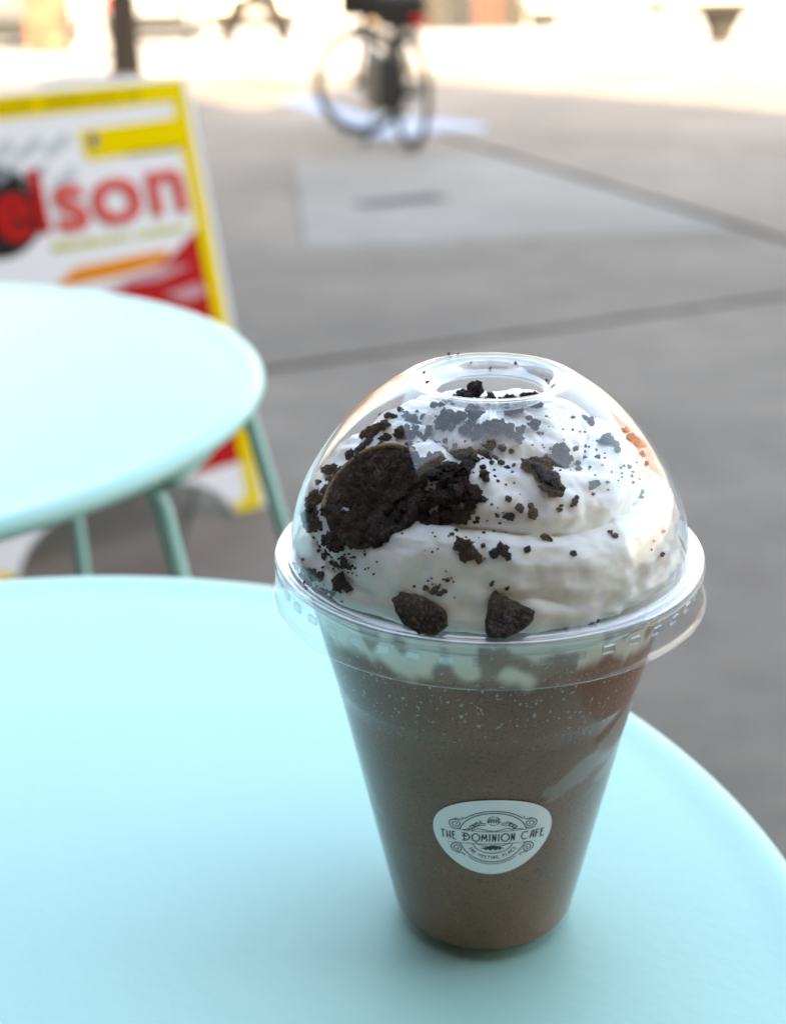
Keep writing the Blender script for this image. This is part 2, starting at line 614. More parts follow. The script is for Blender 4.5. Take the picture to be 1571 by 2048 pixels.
# ------------------------------------------------------------------ milkshake cup
CX, CY = 0.02312, 0.31897
ZT = 0.74
ZF = CAM_H - 0.14144 - ZT            # lid flange above the table (0.107)
cup = empty('milkshake_cup', (CX, CY, ZT + 0.0005))
tag(cup, 'clear plastic cup of chocolate milkshake with whipped cream, cookie crumbs and a domed lid', 'milkshake')

M['lid'] = clear_plastic('lid_plastic', (0.995, 0.995, 0.995), 0.035, 0.02, bump=0.04)
M['rim'] = clear_plastic('lid_rim_plastic', (0.95, 0.965, 0.975), 0.20, 0.10, haze=0.16, bump=0.15)
M['cupwall'] = clear_plastic('cup_plastic', (0.99, 0.99, 0.99), 0.012, 0.12, bump=0.05)


def smoothstep(a, b_, x):
    t = max(0, min(1, (x - a) / (b_ - a)))
    return t * t * (3 - 2 * t)


def wall_r(z):
    """outside radius of the cup wall at height z above its base"""
    if z > ZF - 0.0325:
        return 0.0387 + (z - (ZF - 0.0325)) * 0.244
    return 0.0240 + (z - 0.004) * (0.0384 - 0.0240) / (ZF - 0.0330 - 0.004)


wp = [(0.0195, 0.0022), (0.0200, 0.0004), (0.0213, 0.0), (0.0228, 0.0008), (0.0237, 0.0022), (wall_r(0.004), 0.004)]
zs = [0.008 + k * (ZF - 0.033 - 0.008) / 14 for k in range(15)]
wp += [(wall_r(z), z) for z in zs]
wp += [(0.03855, ZF - 0.03275), (0.0387, ZF - 0.0322)]
wp += [(wall_r(ZF - 0.030 + k * 0.0055), ZF - 0.030 + k * 0.0055) for k in range(5)]
wp += [(0.0464, ZF - 0.0052), (0.0483, ZF - 0.0048), (0.0490, ZF - 0.0036), (0.0483, ZF - 0.0024), (0.0468, ZF - 0.0024)]
inner = [(r - 0.0005, z) for r, z in reversed(wp[-10:-5])]
wp_all = [(0.0001, 0.0018), (0.0185, 0.0018)] + wp + inner
o = MB().lathe(wp_all, 128, loop=False).build('cup', M['cupwall'], cup, True, fix=True)
smooth_by_angle(o, 60)
cup_body = o

# --- milkshake inside the cup, with the smears of cream on the wall
ms = bpy.data.materials.new('chocolate_milkshake')
ms.use_nodes = True
n = ms.node_tree.nodes; l = ms.node_tree.links
b = n['Principled BSDF']
tc = n.new('ShaderNodeTexCoord')
n1 = n.new('ShaderNodeTexNoise'); n1.inputs['Scale'].default_value = 55; n1.inputs['Detail'].default_value = 4
l.new(tc.outputs['Object'], n1.inputs['Vector'])
r1 = n.new('ShaderNodeValToRGB')
r1.color_ramp.elements[0].position = 0.3; r1.color_ramp.elements[0].color = (0.190, 0.070, 0.030, 1)
r1.color_ramp.elements[1].position = 0.7; r1.color_ramp.elements[1].color = (0.275, 0.108, 0.049, 1)
l.new(n1.outputs['Fac'], r1.inputs['Fac'])
n2 = n.new('ShaderNodeTexNoise'); n2.inputs['Scale'].default_value = 1900; n2.inputs['Detail'].default_value = 2
l.new(tc.outputs['Object'], n2.inputs['Vector'])
r2 = n.new('ShaderNodeValToRGB')
r2.color_ramp.elements[0].position = 0.30; r2.color_ramp.elements[0].color = (0.38, 0.34, 0.32, 1)
r2.color_ramp.elements[1].position = 0.45; r2.color_ramp.elements[1].color = (1, 1, 1, 1)
l.new(n2.outputs['Fac'], r2.inputs['Fac'])
mu = n.new('ShaderNodeMix'); mu.data_type = 'RGBA'; mu.blend_type = 'MULTIPLY'; mu.inputs[0].default_value = 1
l.new(r1.outputs[0], mu.inputs[6]); l.new(r2.outputs[0], mu.inputs[7])
# pale flecks of frost just below the lid
n3 = n.new('ShaderNodeTexNoise'); n3.inputs['Scale'].default_value = 900; n3.inputs['Detail'].default_value = 2
l.new(tc.outputs['Object'], n3.inputs['Vector'])
at2 = n.new('ShaderNodeAttribute'); at2.attribute_name = 'frost'
r3 = n.new('ShaderNodeValToRGB')
r3.color_ramp.elements[0].position = 0.63; r3.color_ramp.elements[0].color = (0, 0, 0, 1)
r3.color_ramp.elements[1].position = 0.70; r3.color_ramp.elements[1].color = (1, 1, 1, 1)
l.new(n3.outputs['Fac'], r3.inputs['Fac'])
mm = n.new('ShaderNodeMath'); mm.operation = 'MULTIPLY'
l.new(r3.outputs[0], mm.inputs[0]); l.new(at2.outputs['Fac'], mm.inputs[1])
mf = n.new('ShaderNodeMix'); mf.data_type = 'RGBA'
l.new(mm.outputs[0], mf.inputs[0]); l.new(mu.outputs[2], mf.inputs[6]); mf.inputs[7].default_value = (0.45, 0.40, 0.36, 1)
at = n.new('ShaderNodeAttribute'); at.attribute_name = 'cream'
mx = n.new('ShaderNodeMix'); mx.data_type = 'RGBA'
l.new(at.outputs['Fac'], mx.inputs[0]); l.new(mf.outputs[2], mx.inputs[6])
mx.inputs[7].default_value = (0.92, 0.88, 0.74, 1)
at3 = n.new('ShaderNodeAttribute'); at3.attribute_name = 'film'
mx3 = n.new('ShaderNodeMix'); mx3.data_type = 'RGBA'
l.new(at3.outputs['Fac'], mx3.inputs[0]); l.new(mx.outputs[2], mx3.inputs[6])
mx3.inputs[7].default_value = (0.33, 0.30, 0.28, 1)
l.new(mx3.outputs[2], b.inputs['Base Color'])
b.inputs['Roughness'].default_value = 0.45
b.inputs['Subsurface Weight'].default_value = 0.0
bp = n.new('ShaderNodeBump'); bp.inputs['Strength'].default_value = 0.15; bp.inputs['Distance'].default_value = 0.0006
l.new(n2.outputs['Fac'], bp.inputs['Height']); l.new(bp.outputs[0], b.inputs['Normal'])

NA, NZ = 360, 150
ZTOP = ZF - 0.003
ZB = 0.0006
v = []; f = []; fr = []; cr = []; fl = []
for i in range(NZ + 1):
    z = ZB + (ZTOP - ZB) * i / NZ
    r = wall_r(z) - 0.00025
    if z < 0.0045: r -= 0.28 * (0.0045 - z) + 180 * (0.0045 - z) ** 2
    for j in range(NA):
        a = 2 * PI * j / NA
        v.append((r * math.cos(a), r * math.sin(a), z))
        p = Vector((math.cos(a) * 3.0, math.sin(a) * 3.0, z * 60))
        # ragged boundary between cream and milkshake just under the lid
        nn = noise.noise(Vector((math.cos(a) * 5.5, math.sin(a) * 5.5, 1.7)))
        n5 = noise.noise(Vector((math.cos(a) * 16, math.sin(a) * 16, z * 130)))
        edge = ZF - 0.0150 + 0.0042 * nn + 0.0016 * n5
        blob = noise.noise(Vector((math.cos(a) * 8.5 + 3, math.sin(a) * 8.5, z * 120))) 
        c = smoothstep(-0.0012, 0.0034, z - edge)
        if z > edge: c *= 1 - 0.8 * smoothstep(0.05, 0.32, blob)
        cr.append(c * 0.9)
        fr.append(max(0, min(1, (z - (ZF - 0.038)) / 0.012)) * (1 - c) + 0.12)
        fl.append(0.0)
    if i:
        for j in range(NA):
            f.append(((i - 1) * NA + j, (i - 1) * NA + (j + 1) % NA, i * NA + (j + 1) % NA, i * NA + j))
f.append(tuple(range(NA))[::-1])
f.append(tuple(NZ * NA + j for j in range(NA)))
shake = mesh('milkshake', v, f, ms, cup, True)


def film_value(az, z):
    """pale streaks where cream sticks to the wall: (azimuth from, height from, azimuth to, height to, half width, strength)"""
    best = 0.0
    for (a0, z0, a1, z1, w0, w1, s) in ((-20.0, 0.0685, -66.0, 0.0565, 0.0062, 0.0030, 0.95), (-18.0, 0.060, -44.0, 0.0525, 0.0045, 0.0012, 0.9),
                                        (-164.0, 0.051, -153.0, 0.041, 0.0035, 0.0025, 0.7), (-166.0, 0.034, -149.0, 0.013, 0.005, 0.003, 0.35)):
        dx = (a1 - a0); dz = (z1 - z0)
        # millimetres on the unrolled wall
        kx = 0.0336 * PI / 180
        X, Z = (az - a0) * kx, z - z0
        DX, DZ = dx * kx, dz
        L2 = DX * DX + DZ * DZ
        t = max(0, min(1, (X * DX + Z * DZ) / L2))
        d = math.hypot(X - DX * t, Z - DZ * t)
        wv = w0 + (w1 - w0) * t
        nz_ = noise.noise(Vector((az * 0.10, z * 500, 4))) * 0.0016 + noise.noise(Vector((az * 0.5, z * 1500, 9))) * 0.0009
        k = max(0, min(1, (wv + nz_ - d) / 0.0007))
        best = max(best, k * s * (1 - 0.55 * t))
    return best


for i in range(NZ + 1):
    z = ZB + (ZTOP - ZB) * i / NZ
    for j in range(NA):
        az = math.degrees(2 * PI * j / NA)
        if az > 180: az -= 360
        fl[i * NA + j] = film_value(az, z) if 0.008 < z < 0.08 else 0.0
for nm, arr in (('cream', cr), ('frost', fr), ('film', fl)):
    a_ = shake.data.attributes.new(nm, 'FLOAT', 'POINT')
    a_.data.foreach_set('value', arr)


# --- lid
def dome_r(z):
    """outside radius of the dome at height z above the flange"""
    pts = [(0.0005, 0.0484), (0.0027, 0.0483), (0.0081, 0.0476), (0.0143, 0.0459), (0.0188, 0.0437), (0.0232, 0.0410), (0.0280, 0.0377), (0.0326, 0.0339), (0.0365, 0.0299),
           (0.0391, 0.0266), (0.0413, 0.0233), (0.0428, 0.0207)]
    if z <= pts[0][0]: return pts[0][1]
    for (z0, r0), (z1, r1) in zip(pts, pts[1:]):
        if z <= z1: return r0 + (r1 - r0) * (z - z0) / (z1 - z0)
    return pts[-1][1]


lid = empty('lid', (0, 0, ZF))
lid.parent = cup
dz_ = [0.0005, 0.0015, 0.0027, 0.0045, 0.0063, 0.0081, 0.0112, 0.0143, 0.0166, 0.0188, 0.0210, 0.0232, 0.0256, 0.0280, 0.0303, 0.0326, 0.0346, 0.0365, 0.0379, 0.0391, 0.0402, 0.0413, 0.0421, 0.0428]
outer = [(dome_r(z), z) for z in dz_]
for _ in range(2):
    outer = [outer[0]] + [((outer[i - 1][0] + 2 * outer[i][0] + outer[i + 1][0]) / 4, (outer[i - 1][1] + 2 * outer[i][1] + outer[i + 1][1]) / 4) for i in range(1, len(outer) - 1)] + [outer[-1]]
outer += [(0.0196, 0.0433), (0.0185, 0.0434), (0.0176, 0.0429)]
inn = []
for i, (r, z) in enumerate(outer):
    p = outer[max(0, i - 1)]; q = outer[min(len(outer) - 1, i + 1)]
    d = Vector((q[0] - p[0], q[1] - p[1])).normalized()
    inn.append((r - d.y * 0.0005, z + d.x * 0.0005))
dome = MB().lathe(outer + inn[::-1], 160, loop=True).build('dome', M['lid'], lid, True, fix=True)
smooth_by_angle(dome, 60)
ring = [(0.0178, 0.0428), (0.0170, 0.0432), (0.0160, 0.0428), (0.0152, 0.0418), (0.0144, 0.0407), (0.0137, 0.0402), (0.0131, 0.0400), (0.0127, 0.0397),
        (0.0127, 0.0391), (0.0131, 0.0390), (0.0140, 0.0396), (0.0150, 0.0408), (0.0159, 0.0419), (0.0170, 0.0423)]
o = MB().lathe(ring, 160, loop=True).build('opening_ring', M['rim'], lid, True, fix=True)
flg = [(0.0484, 0.0006), (0.0489, -0.0004), (0.0496, -0.0007), (0.0503, 0.0000), (0.0511, 0.0005), (0.0518, 0.0002), (0.0522, -0.0006),
       (0.0516, -0.0008), (0.0510, -0.0003), (0.0503, -0.0008), (0.0496, -0.0015), (0.0488, -0.0012), (0.0479, -0.0002)]
o = MB().lathe(flg, 160, loop=True).build('flange', M['rim'], lid, True, fix=True)
skp = [(0.0522, -0.0007), (0.0523, -0.0025), (0.0522, -0.0050), (0.0522, -0.0080), (0.0526, -0.0096), (0.0531, -0.0101), (0.0531, -0.0104), (0.0525, -0.0102), (0.0518, -0.0085),
       (0.0518, -0.0050), (0.0519, -0.0025), (0.0518, -0.0009)]
o = MB().lathe(skp, 160, loop=True).build('skirt', M['lid'], lid, True, fix=True)
M['crimp'] = clear_plastic('crimp_plastic', (0.90, 0.93, 0.94), 0.16, 0.05)
nb = MB().box(-0.00045, -0.0015, -0.0011, 0.0003, 0.0015, 0.0011, ch=0.0003).build('crimp', M['crimp'], lid)
NC = 44
for k in range(NC):
    a = 2 * PI * (k + 0.3) / NC
    q = nb if k == 0 else nb.copy()
    if k: col.objects.link(q)
    q.parent = lid
    q.location = (0.0511 * math.cos(a), 0.0511 * math.sin(a), -0.0048)
    q.rotation_euler = (0, 0, a)

# --- whipped cream
mc = bpy.data.materials.new('whipped_cream')
mc.use_nodes = True
n = mc.node_tree.nodes; l = mc.node_tree.links
b = n['Principled BSDF']
b.inputs['Base Color'].default_value = (0.955, 0.945, 0.89, 1)
b.inputs['Roughness'].default_value = 0.42
b.inputs['Subsurface Weight'].default_value = 0.75
b.inputs['Subsurface Radius'].default_value = (1.0, 0.75, 0.45)
b.inputs['Subsurface Scale'].default_value = 0.004
tc = n.new('ShaderNodeTexCoord')
t2 = n.new('ShaderNodeTexNoise'); t2.inputs['Scale'].default_value = 260; t2.inputs['Detail'].default_value = 6
l.new(tc.outputs['Object'], t2.inputs['Vector'])
bp = n.new('ShaderNodeBump'); bp.inputs['Strength'].default_value = 0.25; bp.inputs['Distance'].default_value = 0.0008
l.new(t2.outputs['Fac'], bp.inputs['Height']); l.new(bp.outputs[0], b.inputs['Normal'])

CPROF = [(0.0470, 0.0), (0.0470, 0.004), (0.0462, 0.009), (0.0442, 0.0145), (0.0418, 0.0185), (0.0385, 0.0225), (0.0345, 0.0262), (0.0300, 0.0295), (0.0250, 0.0322), (0.0195, 0.0344), (0.0135, 0.0360),
         (0.0070, 0.0370), (0.0001, 0.0374)]


def cprof(t):
    x = max(0, min(0.99999, t)) * (len(CPROF) - 1)
    i = int(x)
    fx = x - i
    return (CPROF[i][0] + (CPROF[i + 1][0] - CPROF[i][0]) * fx, CPROF[i][1] + (CPROF[i + 1][1] - CPROF[i][1]) * fx)


def cream_pt(a, t):
    """whipped cream surface, built of soft rolls winding round the cup; lies inside the dome"""
    r, z = cprof(t)
    r0, z0 = cprof(t - 0.01); r1, z1 = cprof(t + 0.01)
    d = Vector((r1 - r0, z1 - z0)).normalized()
    nr, nz_ = d.y, -d.x
    wob = noise.noise(Vector((math.cos(a) * 1.6, math.sin(a) * 1.6, t * 2.5)))
    wob2 = noise.noise(Vector((math.cos(a) * 3.6 + 7, math.sin(a) * 3.6, t * 6.5)))
    ph = t * 3.15 + a / (2 * PI) + 0.30 * wob + 0.09 * wob2
    fr_ = ph - math.floor(ph)
    roll = (abs(math.sin(PI * fr_))) ** 0.55            # rounded roll with a sharp valley
    amp = 0.0052 * smoothstep(0.04, 0.20, t) * (1 - 0.55 * smoothstep(0.55, 0.95, t))
    big = noise.noise(Vector((math.cos(a) * 2.3 + 3, math.sin(a) * 2.3, t * 4 + 11)))
    small = noise.noise(Vector((math.cos(a) * 9, math.sin(a) * 9, t * 16 + 4)))
    fine = noise.noise(Vector((math.cos(a) * 22, math.sin(a) * 22, t * 40)))
    disp = -amp * (1 - roll) - 0.0020 * max(0, big + .1) + 0.0010 * small + 0.00030 * fine
    disp = min(disp, 0.0003)
    # the dip behind the hole's rim: cream sags a little on the left side
    return Vector(((r + nr * disp) * math.cos(a), (r + nr * disp) * math.sin(a), z + nz_ * disp))


NA2, NT = 320, 170
v = []; f = []
for i in range(NT + 1):
    for j in range(NA2):
        v.append(cream_pt(2 * PI * j / NA2, i / NT))
    if i:
        for j in range(NA2):
            f.append(((i - 1) * NA2 + j, (i - 1) * NA2 + (j + 1) % NA2, i * NA2 + (j + 1) % NA2, i * NA2 + j))
f.append(tuple(range(NA2))[::-1])
cream = mesh('whipped_cream', v, f, mc, cup, True, loc=(0, 0, ZF))

# --- cookie crumbs
WAF_A, WAF_T, WAF_R, WAF_Z = -140.0, 0.42, 0.0358, 0.0230
def cookie_mat(name, c0, c1, scale=1500, bd=0.0004, p0=0.38, p1=0.72):
    m = bpy.data.materials.new(name)
    m.use_nodes = True
    n = m.node_tree.nodes; l = m.node_tree.links
    b = n['Principled BSDF']
    tc = n.new('ShaderNodeTexCoord')
    oi = n.new('ShaderNodeObjectInfo')
    t = n.new('ShaderNodeTexNoise'); t.inputs['Scale'].default_value = scale; t.inputs['Detail'].default_value = 6
    l.new(tc.outputs['Object'], t.inputs['Vector'])
    r = n.new('ShaderNodeValToRGB')
    r.color_ramp.elements[0].position = p0; r.color_ramp.elements[0].color = (*c0, 1)
    r.color_ramp.elements[1].position = p1; r.color_ramp.elements[1].color = (*c1, 1)
    l.new(t.outputs['Fac'], r.inputs[0])
    hs = n.new('ShaderNodeHueSaturation')
    mr = n.new('ShaderNodeMapRange'); mr.inputs['To Min'].default_value = 0.5; mr.inputs['To Max'].default_value = 2.4
    l.new(oi.outputs['Random'], mr.inputs['Value']); l.new(mr.outputs[0], hs.inputs['Value'])
    l.new(r.outputs[0], hs.inputs['Color'])
    l.new(hs.outputs[0], b.inputs['Base Color'])
    b.inputs['Roughness'].default_value = 0.7
    bp = n.new('ShaderNodeBump'); bp.inputs['Strength'].default_value = 1.0; bp.inputs['Distance'].default_value = bd
    l.new(t.outputs['Fac'], bp.inputs['Height']); l.new(bp.outputs[0], b.inputs['Normal'])
    return m


M['cookie'] = cookie_mat('chocolate_cookie', (0.006, 0.004, 0.003), (0.10, 0.056, 0.036), 1200, 0.0012, 0.50, 0.74)
M['crumb'] = cookie_mat('chocolate_crumb', (0.009, 0.0055, 0.0035), (0.13, 0.066, 0.038), 4.5, 0.25)


def lump_mesh(seed, sub, rough, flat=1.0):
    bm = bmesh.new()
    bmesh.ops.create_icosphere(bm, subdivisions=sub, radius=1.0)
    for vv in bm.verts:
        p = vv.co.copy()
        q = Vector((round(p.x * 1.6) / 1.6, round(p.y * 1.6) / 1.6, round(p.z * 1.6) / 1.6))
        k = 1 + rough * noise.noise(p * 1.3 + Vector((seed * 3.1, seed, 0))) + rough * 0.6 * noise.noise(p * 3.2 + Vector((0, seed * 2.3, seed)))
        if sub > 2: k += rough * 0.45 * noise.noise(p * 7.5 + Vector((seed, 0, seed)))
        vv.co = (p * 0.7 + q * 0.3) * k
        vv.co.z *= flat
    me = bpy.data.meshes.new('cookie_crumb')
    bm.to_mesh(me)
    bm.free()
    me.materials.append(M['crumb'])
    if sub > 2: me.polygons.foreach_set('use_smooth', [True] * len(me.polygons))
    return me


SM = [lump_mesh(k, 2, 0.5, 0.8) for k in range(7)]
BG = [lump_mesh(20 + k, 3, 0.62, 0.75) for k in range(6)]


def cream_normal(a, t):
    e = 0.012
    p = cream_pt(a, t)
    u = cream_pt(a + e * 3, t) - cream_pt(a - e * 3, t)
    w_ = cream_pt(a, t + e) - cream_pt(a, t - e)
    nn = u.cross(w_).normalized()
    return p, (nn if nn.dot(p) > 0 else -nn)


def put_crumb(a, t, d, sink=0.25):
    p, nn = cream_normal(R(a), t)
    me = random.choice(BG if d > 0.0022 else SM)
    o = bpy.data.objects.new('cookie_chunk' if d > 0.0030 else 'cookie_crumb', me)
    col.objects.link(o)
    o.parent = cream
    o.location = p + nn * d * (0.5 - sink)
    o.rotation_mode = 'QUATERNION'
    o.rotation_quaternion = nn.to_track_quat('Z', 'Y') @ Matrix.Rotation(random.uniform(0, 6.28), 3, 'Z').to_quaternion()
    s = d * 0.5
    o.scale = (s * random.uniform(0.85, 1.25), s * random.uniform(0.85, 1.2), s * random.uniform(0.8, 1.1))
    return o

